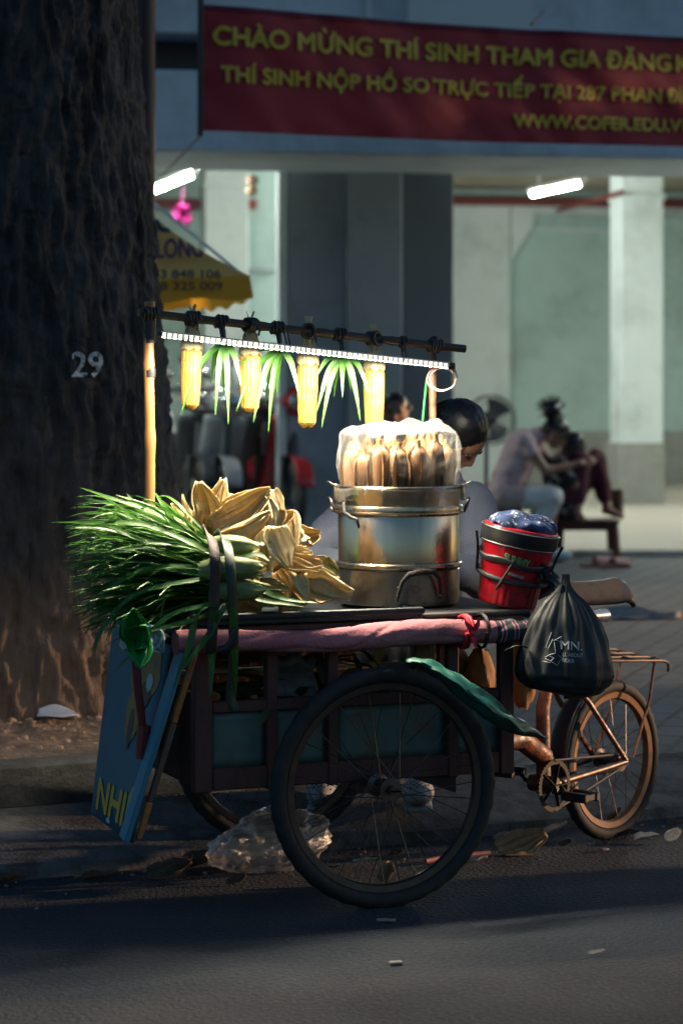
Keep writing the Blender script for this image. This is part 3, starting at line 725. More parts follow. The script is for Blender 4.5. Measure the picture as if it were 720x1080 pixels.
for s in (-1, 1):
    mb = MB(); mb.tube([BBK + NB * (.03 * s) + BD * .02, bk(-.1, .062 * s, .25), bk(0, .062 * s, .258)], [.013, .011, .010], 10); obj('chain_stay', mb, m_steel, tri)
    mb = MB(); mb.tube([bk(-.29, .03 * s, .56), bk(-.2, .06 * s, .47), bk(-.005, .065 * s, .265)], .009, 8); obj('seat_stay', mb, m_rust, tri)
    mb = MB(); mb.tube([bk(.02, .075 * s, .27), bk(.12, .072 * s, .45), bk(.16, .066 * s, .585)], .0048, 8); obj('rack_stay', mb, m_rust, tri)
    mb = MB(); mb.lathe([(.0, .0), (.027, .002), (.030, .008), (.02, .012)], bk(.0, .068 * s - .006, .258), 16, Matrix((BD, ZZ.cross(NB), NB)).transposed() if s > 0 else Matrix((BD, NB.cross(ZZ), -NB)).transposed()); obj('hub_plate', mb, m_steel, tri)
# fender at the front of the rear wheel
mb = MB()
def ff(u, v):
    a = lerp(rad(105), rad(196), u); r_ = .292 - .008 * (2 * v - 1) ** 2
    return V((RW.x, RW.y, RW.z)) + BD * (math.cos(a) * r_) + ZZ * (math.sin(a) * r_) + NB * (.036 * (2 * v - 1))
mb.grid(ff, 24, 6); obj('mudguard', mb, mat('black_metal', (.02, .02, .022), .5), tri, 40, .002)
# crank, chainring, pedals, chain
mb = MB(); M3 = Matrix((BD, ZZ, NB)).transposed(); cc = BBK + NB * .05 - BD * .01
def ring(r0, r1, n, th):
    vs = []; N = n * 2
    for k in range(N):
        a = 2 * PI * k / N; r_ = r1 + (.003 if k % 2 else -.002)
        for rr, t_ in ((r0, -th), (r_, -th), (r_, th), (r0, th)): vs.append(cc + M3 @ V((rr * math.cos(a), rr * math.sin(a), t_)))
    fs = []
    for k in range(N):
        i, j = k * 4, ((k + 1) % N) * 4
        for q in range(4): fs.append((i + q, j + q, j + (q + 1) % 4, i + (q + 1) % 4))
    return vs, fs
mb.add(*ring(.066, .080, 40, .0015))
for k in range(5):
    a = 2 * PI * k / 5; mb.beam(cc, cc + M3 @ V((.07 * math.cos(a), .07 * math.sin(a), 0)), .012, .003)
m_crk = mat('greasy_steel', (.020, .017, .016), .6, metal=.4, col2=(.035, .026, .02), vs=30)
cr = obj('crank', mb, m_crk, tri)
for s, ang in ((1, rad(-62)), (-1, rad(118))):
    e = BBK + NB * (.075 * s) + BD * (math.cos(ang) * .035) + ZZ * (math.sin(ang) * .03); e2 = e + BD * (.05 * s) + NB * (.0)
    mb = MB(); mb.beam(BBK + NB * (.065 * s), e, .018, .012); obj('crank_arm', mb, m_crk, cr)
    mb = MB(); pc = e + NB * (.055 * s)
    for dd in (-.03, .03): mb.box(pc + BD * dd, (.022, .028, .095), M3, .004)
    mb.box(pc, (.07, .012, .012), M3, .002); mb.box(pc + NB * .04 * s, (.075, .02, .006), M3, .002); obj('pedal', mb, m_black, cr)
mb = MB()
for z0, z1 in ((.078, .022), (-.078, -.022)): mb.tube([cc + ZZ * z0, bk(0, .045, .258) + ZZ * z1], .0045, 6)
obj('chain', mb, m_black, tri)
mb = MB(); mb.lathe([(.01, -.006), (.034, -.004), (.036, 0), (.034, .004), (.01, .012), (.026, .014), (.01, .02)], bk(0, .045, .258), 22, Matrix((BD, ZZ.cross(NB), NB)).transposed()); obj('sprocket', mb, m_steel, tri)
# saddle
m_sad = mat('brown_leather', (.095, .062, .045), .38, col2=(.13, .09, .065), vs=10, bump=.15, bs=60, dirt=(.05, .035, .028), ds=14)
S0 = P(622, 627, 7.72)
mb = MB(); sx = V((.93, .36, 0)).normalized(); sy = V((-.36, .93, 0))
def sadf(u, v):
    x = lerp(-.14, .11, u); wd_ = lerp(.03, .10, max(0, (u - .25) / .75) ** .8) * (1 if u < .9 else .9)
    y = (2 * v - 1) * wd_; z = .034 + .010 * (u - .4) ** 2 * 4 - .062 * abs(2 * v - 1) ** 2.6 - (.022 * (max(0, u - .9) / .1) ** 2) - (.02 * (max(0, .1 - u) / .1) ** 2)
    return S0 + sx * x + sy * y + ZZ * z
mb.grid(sadf, 24, 14); sdl = obj('saddle', mb, m_sad, tri, 60, .016)
mb = MB(); mb.tube([S0 + sx * .1 - sy * .08 - ZZ * .005, S0 + sx * .118 - ZZ * .006, S0 + sx * .1 + sy * .08 - ZZ * .005], .011, 8); obj('reflector', mb, mat('orange_plastic', (.5, .12, .03), .3), sdl)
mb = MB(); mb.tube([bk(-.27, 0, .75), S0 - ZZ * .0], .014, 10); obj('seat_post', mb, m_steel, tri)
# rack
mb = MB()
for s in (-.10, -.035, .03, .095): mb.tube([bk(-.14, s * .7, .606 - s * .12), bk(.17, s, .584 - s * .12), bk(.185, s, .578 - s * .12)], .0045, 7)
for f, z, q_ in ((-.14, .606, .7), (.03, .594, .88), (.185, .579, 1)): mb.tube([bk(f, -.10 * q_, z + .012), bk(f, .095 * q_, z - .011)], .005, 7)
mb.tube([bk(.185, .09, .57), bk(.2, .09, .56), bk(.2, .09, .535)], .005, 6)
mb.tube([bk(-.12, 0, .612), bk(-.27, 0, .63)], .006, 7)
obj('rear_rack', mb, mat('rack_steel', (.20, .13, .08), .45, metal=.6, col2=(.15, .08, .045), vs=25), tri)
# silver push bar and padded maroon beam at the back
mb = MB(); mb.tube([C(.40, .05, .775), P(548, 657, 7.12), P(637, 649, 7.42)], .0185, 14); mb.tube([P(629, 649.8, 7.395), P(638, 648.9, 7.425)], .021, 14); obj('push_bar', mb, mat('silver_tube', (.42, .45, .48), .35, metal=.6, col2=(.33, .36, .39), vs=15), tri)
mb = MB(); mb.tube([P(522, 645, 7.25), P(560, 624, 7.22), P(563, 622, 7.22), P(580, 613, 7.2)], [.024, .026, .034, .034], 8); obj('padded_bar', mb, mat('maroon_rubber', (.07, .018, .022), .45, col2=(.10, .025, .03), vs=10), tri, 20)

# bamboo uprights and cross pole
def bamboo(mb, p, q, r, nodes, seg=14):
    pts = []; rs = []
    for i in range(61):
        t = i / 60; pts.append(lerp(V(p), V(q), t) + V((nz((t * 4, 1, 2)), nz((t * 4, 5, 2)), 0)) * .004)
        dn = min([abs(t - x) for x in nodes] + [1]); rs.append(r * (1 + (.16 if dn < .008 else (.07 if dn < .017 else 0)) + .03 * nz((t * 7, 3, 3))))
    return mb.tube(pts, rs, seg)
PL = V((-.546, 7.07, 0))
mb = MB(); top = P(158, 318, 7.07); bamboo(mb, V((top.x, 7.07, .36)), top, .0155, (.12, .3, .5, .70, .86))
lp = obj('bamboo_upright', mb, m_bamb, tri)
for y0, y1 in ((327, 362), (388, 398)):
    mb = MB(); q0, q1 = P(158, y0, 7.07), P(158, y1, 7.07); mb.tube([q0, lerp(q0, q1, .3), lerp(q0, q1, .6), q1], [.0175, .0185, .0178, .0175], 14); obj('black_tape', mb, m_black, lp)
RPX = 455
mb = MB(); rt = P(457, 358, 7.41); bamboo(mb, V((.276, 7.40, .36)), rt, .0115, (.2, .42, .66, .88))
rp = obj('bamboo_upright', mb, mat('brown_bamboo', (.16, .07, .04), .5, col2=(.22, .10, .06), vs=12, dirt=(.07, .035, .02), ds=15), tri)
mb = MB(); mb.tube([P(450, 398, 7.385), P(447, 425, 7.385), P(445, 450, 7.385)], .0035, 6); obj('green_cord', mb, mat('green_cord', (.02, .22, .05), .5), rp)
pA, pB = P(146, 329.5, 7.05), P(490, 368, 7.43)
def pole_at(px):
    k = (px - 360) / FPX; t = (k * pA.y - pA.x) / ((pB.x - pA.x) - k * (pB.y - pA.y)); return lerp(pA, pB, t)
mb = MB(); bamboo(mb, pA, pB, .0125, (.17, .36, .55, .77, .9)); cp = obj('cross_pole', mb, m_bambd, tri)
def knot(mb, c, r=.017, n=3, rr=.0045, ax=None):
    ax = (pB - pA).normalized() if ax is None else ax; e1 = ax.cross(ZZ).normalized(); e2 = ax.cross(e1)
    pts = []
    for i in range(n * 12 + 1):
        a = 2 * PI * i / 12; pts.append(V(c) + e1 * (r * math.cos(a)) + e2 * (r * math.sin(a)) + ax * ((i / (n * 12) - .5) * n * rr * 2.1))
    mb.tube(pts, rr, 6)
for px, y in ((158, 331), (458, 366), (424, 360)):
    mb = MB(); q = pole_at(px); knot(mb, q, .018 if px != 424 else .0145, 4 if px != 424 else 2, .005); 
    if px == 458: mb.ball(q + ZZ * .016, (.016, .016, .014), 10, 6); mb.tube([q, q - ZZ * .05, q - ZZ * .09 + U * .006], .007, 6)
    if px == 424: mb.tube([q - ZZ * .012, q - ZZ * .03 + U * .004], .006, 6)
    obj('lashing', mb, m_black, cp)
# steering grip at the front with taped end
mb = MB(); mb.tube([C(-.5, .12, .745), P(175, 673, 6.72), P(146, 676, 6.65)], .016, 12); hb = obj('front_handle', mb, m_steel, tri)
mb = MB(); mb.tube([P(146, 676, 6.65), P(133, 679, 6.61), P(130, 680, 6.6)], [.019, .02, .014], 12); obj('grip', mb, mat('worn_white_grip', (.50, .44, .42), .6, col2=(.42, .36, .34), vs=20), hb)
mb = MB(); mb.tube([P(143, 690, 6.66), P(146, 730, 6.67), P(152, 778, 6.7), P(153, 800, 6.72)], [.013, .012, .011, .011], 10); mb.tube([P(152, 765, 6.69), P(149, 800, 6.69)], [.02, .016], 8)
obj('front_stay', mb, mat('dark_red_paint', (.13, .025, .022)), tri)
# ------------------------------------------------------------------ goods on the cart
m_tray = mat('dark_tray', (.020, .024, .027), .42, metal=.5, col2=(.035, .04, .043), vs=12, dirt=(.06, .05, .04), ds=14, dlo=.55, dhi=.75, rv=.15)
TZ = .822
t = thing('tray', 'wide dark metal tray with a raised lip lying on top of the cart', 'tray', C(-.2, .3, .801))
mb = MB(); bxc(mb, -.53, .145, .07, .68, .802, .812); obj('sheet', mb, m_tray, t)
mb = MB(); mb.tube([C(-.53, .07, .826), C(.145, .07, .826), C(.145, .68, .826), C(-.53, .68, .826), C(-.53, .07, .826)], .011, 8); bxc(mb, -.53, .145, .066, .072, .806, .826, .001); obj('lip', mb, m_tray, t)
mb = MB(); bxc(mb, .158, .50, .08, .70, .801, .817, .006)
tag(obj('board', mb, mat('black_board', (.018, .019, .02), .6, col2=(.035, .033, .03), vs=10)), 'flat black board under the steamer and the red bucket', 'board')

# rolled pink cloth along the edge
m_pink = mat('pink_cloth', (.36, .125, .15), .85, col2=(.42, .17, .19), vs=5, bump=.3, bs=90, dirt=(.20, .08, .09), ds=9, dlo=.5, dhi=.72)
def stripe_mat():
    m = bpy.data.materials.new('striped_cloth'); m.use_nodes = True; n = m.node_tree.nodes; l = m.node_tree.links
    uv = n.new('ShaderNodeUVMap'); mp = n.new('ShaderNodeMapping'); mp.inputs['Scale'].default_value = (.25, 1, 1); l.new(uv.outputs[0], mp.inputs[0])
    w = n.new('ShaderNodeTexWave'); w.bands_direction = 'Y'; w.inputs['Scale'].default_value = .9; w.inputs['Distortion'].default_value = 1.2; w.inputs['Detail Scale'].default_value = .6; l.new(mp.outputs[0], w.inputs[0])
    r = n.new('ShaderNodeValToRGB'); r.color_ramp.interpolation = 'CONSTANT'; e = r.color_ramp.elements
    e[0].color = (.022, .035, .035, 1); e[1].position = .62; e[1].color = (.42, .16, .22, 1); q = e.new(.92); q.color = (.03, .04, .04, 1)
    l.new(w.outputs[1], r.inputs[0]); l.new(r.outputs[0], n['Principled BSDF'].inputs['Base Color']); n['Principled BSDF'].inputs['Roughness'].default_value = .85
    return m
def roll(mb, a0, a1, n, seg, ph):
    vs = []; uvs = []
    for i in range(n + 1):
        t_ = i / n; a = lerp(a0, a1, t_); zc_ = .764 + .006 * math.sin(a * 9) - .004
        rr = .047 + .005 * math.sin(a * 7 + 1)
        for k in range(seg):
            th = 2 * PI * k / seg
            tw = th + a * 6
            f = 1 + .10 * nz((math.cos(tw) * 1.2, math.sin(tw) * 1.2, a * 4), 1.3) - .10 * max(0, math.sin(tw * 3 + nz((a * 5, 0, 0)) * 4)) ** 6
            vs.append(C(a, .052 + math.cos(th) * rr * .8 * f, zc_ + math.sin(th) * rr * .72 * f)); uvs.append((k / seg, t_))
    fs = [(i * seg + k, i * seg + (k + 1) % seg, (i + 1) * seg + (k + 1) % seg, (i + 1) * seg + k) for i in range(n) for k in range(seg)]
    fs += [tuple(reversed(range(seg))), tuple(n * seg + k for k in range(seg))]
    mb.add(vs, fs, uvs)
t = thing('rolled_cloth', 'long dusty pink cloth rolled up along the near edge of the cart', 'cloth', C(0, .05, .72))
mb = MB(); roll(mb, -.60, .362, 150, 44, 0); obj('roll', mb, m_pink, t, 60)
mb = MB(); roll(mb, .363, .478, 30, 44, 0); obj('striped_end', mb, stripe_mat(), t, 60)
mb = MB(); c = C(.27, .052, .763); knot(mb, c, .047, 2, .0055, U); 
for dx, dz in ((.006, -.035), (-.012, .03), (.012, .035)): mb.blade([c - W * .047 + ZZ * .005, c - W * .062 + U * dx + ZZ * dz * .6, c - W * .055 + U * dx * 2 + ZZ * dz * 1.3], .016, 5, .3, -W)
mb.ball(c - W * .05, (.011, .011, .012), 10, 6)
obj('red_ribbon', mb, mat('red_ribbon', (.45, .012, .03), .6, col2=(.52, .02, .04), vs=20), t)
mb = MB(); knot(mb, C(.325, .052, .763), .050, 2, .003, U); obj('string', mb, m_black, t)
# hooked strap end
mb = MB(); mb.tube([P(232, 686, 6.62), P(240, 684, 6.615), P(246, 676, 6.61), P(248, 662, 6.61)], [.012, .013, .013, .011], 10)
tag(obj('rubber_hook', mb, m_black), 'curved black rubber hook hanging against the pink cloth by the leaves', 'hook')

# -------- pandan leaf bundle
m_pand = leaf_mat('pandan', (.022, .085, .014), (.065, .20, .028), .30, .38, 2.5, (3, .6, 1))
m_pand2 = leaf_mat('pandan_light', (.06, .17, .025), (.11, .26, .04), .35, .4, 2.5, (3, .6, 1))
rp_ = random.Random(11)
mb1, mb2 = MB(), MB()
for k in range(560):
    b = rp_.betavariate(1.3, 1.6) * .42 + .02
    base = C(0, b, 0); yb = rp_.uniform(576, 636); xb = rp_.uniform(218, 244)
    Yb = 6.83 + .93 * b - .1
    p0 = P(xb, yb, Yb + .05)
    f = rp_.random()
    q = (yb - 576) / 60
    ty = lerp(524, 672, min(1, max(0, q * .75 + .25 * f + rp_.gauss(0, .09)))); tx = 62 + 100 * rp_.random() ** 1.15 + abs(ty - 580) * .16
    if k % 9 == 0: ty += 26; tx += 15
    p2 = P(tx, ty, Yb + rp_.uniform(-.14, .10) - .1 * (q > .6))
    my = lerp(yb, ty, .5) - rp_.uniform(-3, 12); mx = lerp(xb, tx, .48)
    p1 = P(mx, my, Yb)
    pe = lerp(p1, p2, .6) + ZZ * rp_.uniform(.0, .03)
    if rp_.random() < .16: p2 = pe + (p2 - pe) * .6 - ZZ * rp_.uniform(.03, .09)
    (mb2 if (q < .35 and rp_.random() < .55) or rp_.random() < .08 else mb1).blade([p0, p1, pe, p2], rp_.uniform(.006, .0135) * (1.5 if rp_.random() < .2 else 1), 12, rp_.uniform(.3, .9), V((rp_.gauss(0, .5), -.6 + rp_.gauss(0, .4), 1)), .5, .8)
# long strays at the upper left and ones that hang down over the cloth
for pts, Y in (([(235, 590), (160, 556), (100, 552), (52, 551)], 6.75), ([(235, 585), (170, 545), (120, 527), (84, 514)], 6.85), ([(240, 580), (190, 550), (150, 532), (122, 522)], 7.0), ([(250, 585), (200, 560), (160, 545), (133, 520)], 6.9),
               ([(238, 640), (222, 668), (205, 690), (186, 716)], 6.6), ([(232, 640), (205, 655), (160, 665), (122, 668)], 6.62), ([(215, 640), (205, 660), (198, 690), (178, 735)], 6.62), ([(228, 638), (180, 650), (140, 690), (118, 712)], 6.64),
               ([(225, 645), (224, 690), (222, 735)], 6.63), ([(246, 640), (247, 680), (249, 735)], 6.62), ([(242, 600), (280, 625), (310, 634), (336, 636)], 6.74), ([(242, 610), (270, 632), (300, 637), (320, 640)], 6.72), ([(246, 580), (275, 574), (292, 570)], 6.8), ([(248, 590), (272, 586), (284, 592)], 6.78),
               ([(225, 600), (160, 600), (110, 625), (84, 655)], 6.7), ([(225, 610), (150, 625), (110, 660), (98, 690)], 6.7), ([(225, 575), (190, 560), (170, 530), (162, 518)], 6.95)):
    (mb2 if pts[-1][1] < 560 else mb1).blade([P(x, y, Y + rp_.uniform(-.02, .02)) for x, y in pts], .021, 14, .4, V((0, -.7, 1)), .5, .9)
t = thing('pandan_bundle', 'big sheaf of long green pandan leaves strapped to the front of the cart', 'leaf bundle', C(-.45, .2, .83))
obj('leaves', mb1, m_pand, t, 60); obj('lighter_leaves', mb2, m_pand2, t, 60)  # lighter green leaves sit mostly towards the top of the sheaf
m_strap = mat('brown_strap', (.045, .028, .026), .7, col2=(.06, .04, .036), vs=20, bump=.3, bs=80)
mb = MB(); mb.blade([P(208, 563, 6.98), P(213, 558, 6.86), P(222, 566, 6.72), P(227, 590, 6.635), P(226, 630, 6.63), P(224, 665, 6.62), P(222, 690, 6.63)], .030, 30, .05, -W, .99, 1); s_ = obj('strap', mb, m_strap, t, 60, .003)
mb = MB(); mb.blade([P(219, 566, 6.95), P(228, 562, 6.84), P(238, 572, 6.70), P(243, 600, 6.625), P(245, 640, 6.62), P(246, 690, 6.63), P(243, 738, 6.64), P(252, 750, 6.64)], .028, 30, .3, -W, .93, 1); obj('leaf_tie', mb, leaf_mat('dark_leaf', (.015, .035, .02), (.03, .06, .03), .15), t, 60, .002)

# -------- fresh ears of corn under the strap
m_earg = leaf_mat('green_husk', (.16, .24, .07), (.36, .38, .16), .2, .5, 3, (6, .7, 1))
def ear(p, q, r, label, m=m_earg, seedv=0):
    rr_ = random.Random(seedv); p, q = V(p), V(q); d = (q - p).normalized(); L = (q - p).length
    e1 = d.cross(ZZ).normalized(); e2 = d.cross(e1)
    t = thing('corn_ear', label, 'corn', (p + q) / 2 - ZZ * r, 'fresh corn ears strapped under the pandan leaves')
    mb = MB(); pts = [p + d * (L * x) for x in (0, .08, .25, .5, .72, .86, .95, 1.0)]
    mb.tube(pts, [r * .5, r * .8, r, r, r * .85, r * .55, r * .28, r * .08], 16, rough=.1); obj('husk', mb, m, t)
    mb = MB()
    for k in range(7):
        a = 2 * PI * k / 7 + rr_.random(); s = (e1 * math.cos(a) + e2 * math.sin(a))
        mb.blade([p + s * r * .6, p + d * L * .35 + s * r * 1.04, p + d * L * .7 + s * r * .95, q + s * r * rr_.uniform(.1, .6) + d * rr_.uniform(-.02, .02)], r * 1.3, 9, -.35, s, .45, .9)
    obj('outer_leaf', mb, m, t, 60)
ear(P(222, 573, 6.78), P(272, 577, 6.74), .027, 'upper fresh green corn ear just under the tied pandan leaves', seedv=1)
ear(P(210, 601, 6.69), P(278, 598, 6.67), .033, 'middle and longest fresh green corn ear behind the straps', seedv=2)
ear(P(228, 622, 6.70), P(281, 622, 6.68), .029, 'lowest fresh green corn ear resting on the tray beside the straps', seedv=3)

# -------- heap of dried husks
m_husk = leaf_mat('dried_husk', (.80, .58, .24), (.92, .77, .42), .42, .6, 2.2, (9, .5, 1))
m_huskp = leaf_mat('pale_husk', (.84, .67, .36), (.93, .82, .54), .42, .6, 2.2, (9, .5, 1))
m_huskg = leaf_mat('greenish_husk', (.30, .27, .09), (.48, .40, .16), .25, .6, 2.2, (9, .5, 1))
def petal(mb, p0, d, n, L, w, cup=.5, bend=.2, tw=0., sd=0, tipf=.9):
    p0, d, n = V(p0), V(d).normalized(), V(n); s0 = d.cross(n).normalized(); n = s0.cross(d)
    def f(u, v):
        s = 2 * v - 1; a = tw * u; sv = s0 * math.cos(a) + n * math.sin(a); nv = n * math.cos(a) - s0 * math.sin(a)
        ww = w * .5 * max(.04, math.sin(PI * (.17 + .82 * u)) ** .8)
        c = p0 + d * (L * u) + n * (bend * L * u * u)
        rip = .05 * w * math.sin(s * 9 + sd) + .10 * w * nz((s * 1.6, u * 3, sd), 1.0)
        return c + sv * (ww * s) + nv * (cup * ww * s * s + rip) + d * (.02 * L * nz((s * 3, 0, sd), 1.) * u)
    mb.grid(f, 14, 12)
def husk_petal(mb, p0, d, n, L, w, curl=1.6, bend=.2, tw=0., sd=0):
    """papery husk: rolled across, ridged along its fibres, ragged at the edges and tip"""
    p0, d, n = V(p0), V(d).normalized(), V(n); s0 = d.cross(n).normalized(); n = s0.cross(d); rd = random.Random(sd * 13.7)
    skew = rd.uniform(-.25, .25); kink = rd.uniform(.3, .75); ka = rd.uniform(-.35, .35); flare = rd.uniform(.1, .24)
    def f(u, v):
        s = 2 * v - 1; a = tw * u + ka * max(0, u - kink); sv = s0 * math.cos(a) + n * math.sin(a); nv = n * math.cos(a) - s0 * math.sin(a)
        ww = w * .5 * max(.05, math.sin(PI * (flare + (.965 - flare) * u ** .85)) ** .7) * (1 + .20 * nz((u * 3.0, 9 * (s > 0), sd), 1.0))
        cu = curl * (1 + .7 * nz((u * 2, 4, sd), 1.0)); an = s * cu
        x = math.sin(an) / cu * ww; z = (1 - math.cos(an)) / cu * ww
        c = p0 + d * (L * u) + n * (bend * L * u * u + .05 * L * nz((u * 3, 2, sd), 1.)) + s0 * (skew * L * u * u)
        rip = w * (.035 * math.sin(s * 13 + sd + u * 2) + .020 * math.sin(s * 29 + sd * 2) + .07 * nz((s * 1.4, u * 2.4, sd), 1.0) + .025 * nz((s * 4, u * 5, sd), 1.0))
        return c + sv * x + nv * (z + rip) + d * (.06 * L * nz((s * 4, 0, sd), 1.) * u ** 4)
    mb.grid(f, 22, 18)
HG = 'dried corn husks heaped on the tray'
def husk(lst, label, m=m_husk, sd=0):
    r_ = random.Random(sd); mb = MB()
    for i, (x0, y0, x1, y1, Y, wp, dy, cup, bend) in enumerate(lst):
        p0, p1 = P(x0, y0, Y), P(x1, y1, Y + dy)
        husk_petal(mb, p0, p1 - p0, V((r_.gauss(0, .3), -1, .75 + r_.gauss(0, .25))) * (1 if r_.random() < .6 else -1), (p1 - p0).length, wp * Y / FPX * 2.0, r_.uniform(.4, 1.5) + cup, bend, r_.uniform(-.7, .7), sd * 3 + i)
    return tag(obj('corn_husk', mb, m, None, 60, .0012), label, 'corn husk', HG)
husk([(212, 565, 181, 531, 6.98, 7, 0, .4, .1), (210, 562, 187, 526, 6.97, 6, 0, .4, .1), (214, 568, 184, 545, 6.96, 7, -.02, .4, .1), (212, 570, 196, 548, 6.95, 8, -.02, .4, .1)], 'frayed yellow husk splaying to the left just above the pandan leaves', sd=1)
husk([(217, 568, 222, 509, 6.93, 25, 0, .7, -.05), (212, 566, 210, 530, 6.95, 14, 0, .5, -.1)], 'upright pointed yellow husk at the top of the heap nearest the bamboo pole', sd=2)
husk([(226, 562, 241, 507, 7.0, 22, .02, .7, .05), (232, 560, 234, 520, 7.01, 18, .02, .6, .05)], 'second upright husk tip right behind the first pointed one', sd=3)
husk([(224, 560, 292, 530, 6.90, 22, .02, .6, .05), (226, 566, 286, 548, 6.87, 22, .0, .7, .0), (228, 556, 282, 523, 6.96, 22, .03, .6, .1)], 'long folded husk lying level across the top of the heap', sd=4)
husk([(277, 522, 291, 586, 6.93, 22, -.05, .8, .1), (284, 518, 300, 560, 6.97, 18, -.02, .6, .2)], 'broad pale husk drooping from the heap top towards the steamer', m_huskp, sd=5)
husk([(300, 542, 315, 592, 6.98, 22, -.04, .6, .15), (306, 546, 318, 575, 7.0, 14, -.02, .6, .1)], 'pale husk hanging on the right shoulder of the heap', m_huskp, sd=6)
husk([(289, 555, 284, 604, 6.82, 26, -.03, .9, .12), (291, 556, 297, 600, 6.80, 20, -.03, .6, .05), (284, 560, 278, 602, 6.83, 16, -.02, .6, .1)], 'large cream husk hanging in front at the middle of the heap', m_huskp, sd=7)
husk([(302, 592, 340, 601, 6.85, 13, -.02, .6, .1), (300, 588, 330, 586, 6.87, 12, 0, .6, .1), (304, 598, 343, 596, 6.86, 9, -.02, .5, .1), (300, 596, 336, 608, 6.83, 12, -.02, .5, .1)], 'stringy yellow husk pointing right at mid height of the heap', sd=8)
husk([(322, 612, 371, 629, 6.86, 26, -.02, .8, .08), (324, 622, 368, 632, 6.83, 16, 0, .6, .05), (320, 608, 352, 609, 6.88, 14, .0, .5, .1)], 'big cream husk lying on the tray beside the steamer base', m_huskp, sd=9)
husk([(316, 606, 321, 633, 6.80, 9, -.01, .4, .1)], 'thin pale husk strip standing over the tray lip', m_huskp, sd=10)
husk([(268, 610, 305, 622, 6.79, 16, 0, .8, .1), (272, 616, 302, 628, 6.77, 12, 0, .6, .05)], 'greenish husk at the front of the heap next to the lowest corn ear', m_huskg, sd=11)
husk([(258, 560, 272, 600, 6.9, 22, 0, .8, .1), (246, 560, 262, 590, 6.92, 22, 0, .7, .1)], 'yellow husk in the hollow behind the green corn ears', sd=12)
husk([(300, 600, 326, 632, 6.9, 22, -.03, .7, .1), (290, 604, 308, 634, 6.85, 20, -.02, .7, .1)], 'crumpled husk wedged low between the cream husks', m_husk, sd=13)
husk([(316, 562, 330, 574, 7.0, 9, -.02, .4, .1), (312, 570, 327, 566, 6.98, 6, 0, .4, .1)], 'short curled husk end sticking out on the right of the heap', m_huskp, sd=14)
husk([(280, 626, 322, 634, 6.78, 10, 0, .5, .1), (270, 632, 300, 634, 6.77, 8, 0, .5, .1)], 'flat husk scrap on the tray lip in front of the heap', m_huskg, sd=15)
husk([(340, 590, 352, 606, 6.95, 10, 0, .5, .1), (336, 604, 356, 614, 6.92, 14, 0, .6, .1)], 'small husk end with a green tip beside the steamer', m_huskg, sd=16)
rr2 = random.Random(5)
for k in range(16):
    x = rr2.uniform(225, 330); y = 628 - rr2.random() * (70 if 240 < x < 305 else 30); a = rr2.uniform(-2.6, .5); L = rr2.uniform(28, 48)
    husk([(x, y, x + L * math.cos(a), y + L * math.sin(a) * .7, rr2.uniform(6.95, 7.12), 24, rr2.uniform(-.05, .05), .7, .15), (x + 4, y, x + L * math.cos(a + .4), y + L * math.sin(a + .4) * .7, rr2.uniform(6.95, 7.1), 20, 0, .6, .1)], 'dried husk buried in the back of the husk heap', m_husk, sd=30 + k)

# -------- steamer pot
m_alu = mat('pot_metal', (.62, .52, .38), .27, metal=1, col2=(.50, .39, .26), vs=7.0, st=(1, 1, .08), bump=.05, bs=30, dirt=(.24, .18, .12), ds=7, dlo=.55, dhi=.8, rv=.07)
m_alu2 = mat('stained_pot_metal', (.40, .35, .28), .34, metal=1, col2=(.27, .245, .22), vs=5, dirt=(.10, .085, .07), ds=8, dlo=.55, dhi=.75, rv=.1)
m_soot = mat('sooty_metal', (.20, .19, .18), .45, metal=.9, col2=(.12, .105, .09), vs=7, dirt=(.05, .04, .035), ds=9, dlo=.45, dhi=.65, rv=.15)
PC = V((.172, 7.27, 0))
pot = thing('steamer_pot', 'tall dented aluminium steamer pot standing on the cart under the bagged corn', 'pot', PC + ZZ * .818)
def dent(r, z, a): return r * (1 + .006 * nz((math.cos(a) * 1.5, math.sin(a) * 1.5, z * 6), 1.5)) if r > .1 else r
mb = MB(); mb.lathe([(0, .818), (.168, .818), (.178, .824), (.1815, .84), (.182, .925), (.178, .93), (0, .93)], PC, 72, None, dent); obj('base_pan', mb, m_alu2, pot, 35)
mb = MB(); mb.lathe([(.172, .931), (.1865, .932), (.1895, .936), (.1895, .944), (.1865, .948), (.183, .949)], PC, 72, None, dent, False); obj('band', mb, m_alu, pot, 35)
mb = MB(); mb.lathe([(.17, .9495), (.182, .9505), (.1825, 1.086), (.18, 1.09), (.15, 1.09)], PC, 72, None, dent, False); obj('body', mb, m_alu, pot, 35)
mb = MB(); mb.lathe([(.176, 1.0905), (.190, 1.091), (.1935, 1.095), (.1935, 1.099), (.1895, 1.1025), (.1935, 1.106), (.1935, 1.112), (.190, 1.117), (.186, 1.118)], PC, 72, None, dent, False); obj('band', mb, m_alu, pot, 35)
mb = MB(); mb.lathe([(.160, 1.1), (.160, 1.172), (.1875, 1.176), (.1905, 1.172), (.188, 1.165), (.1855, 1.1185)], PC, 72, None, dent, False); obj('upper_rim', mb, m_alu, pot, 35)
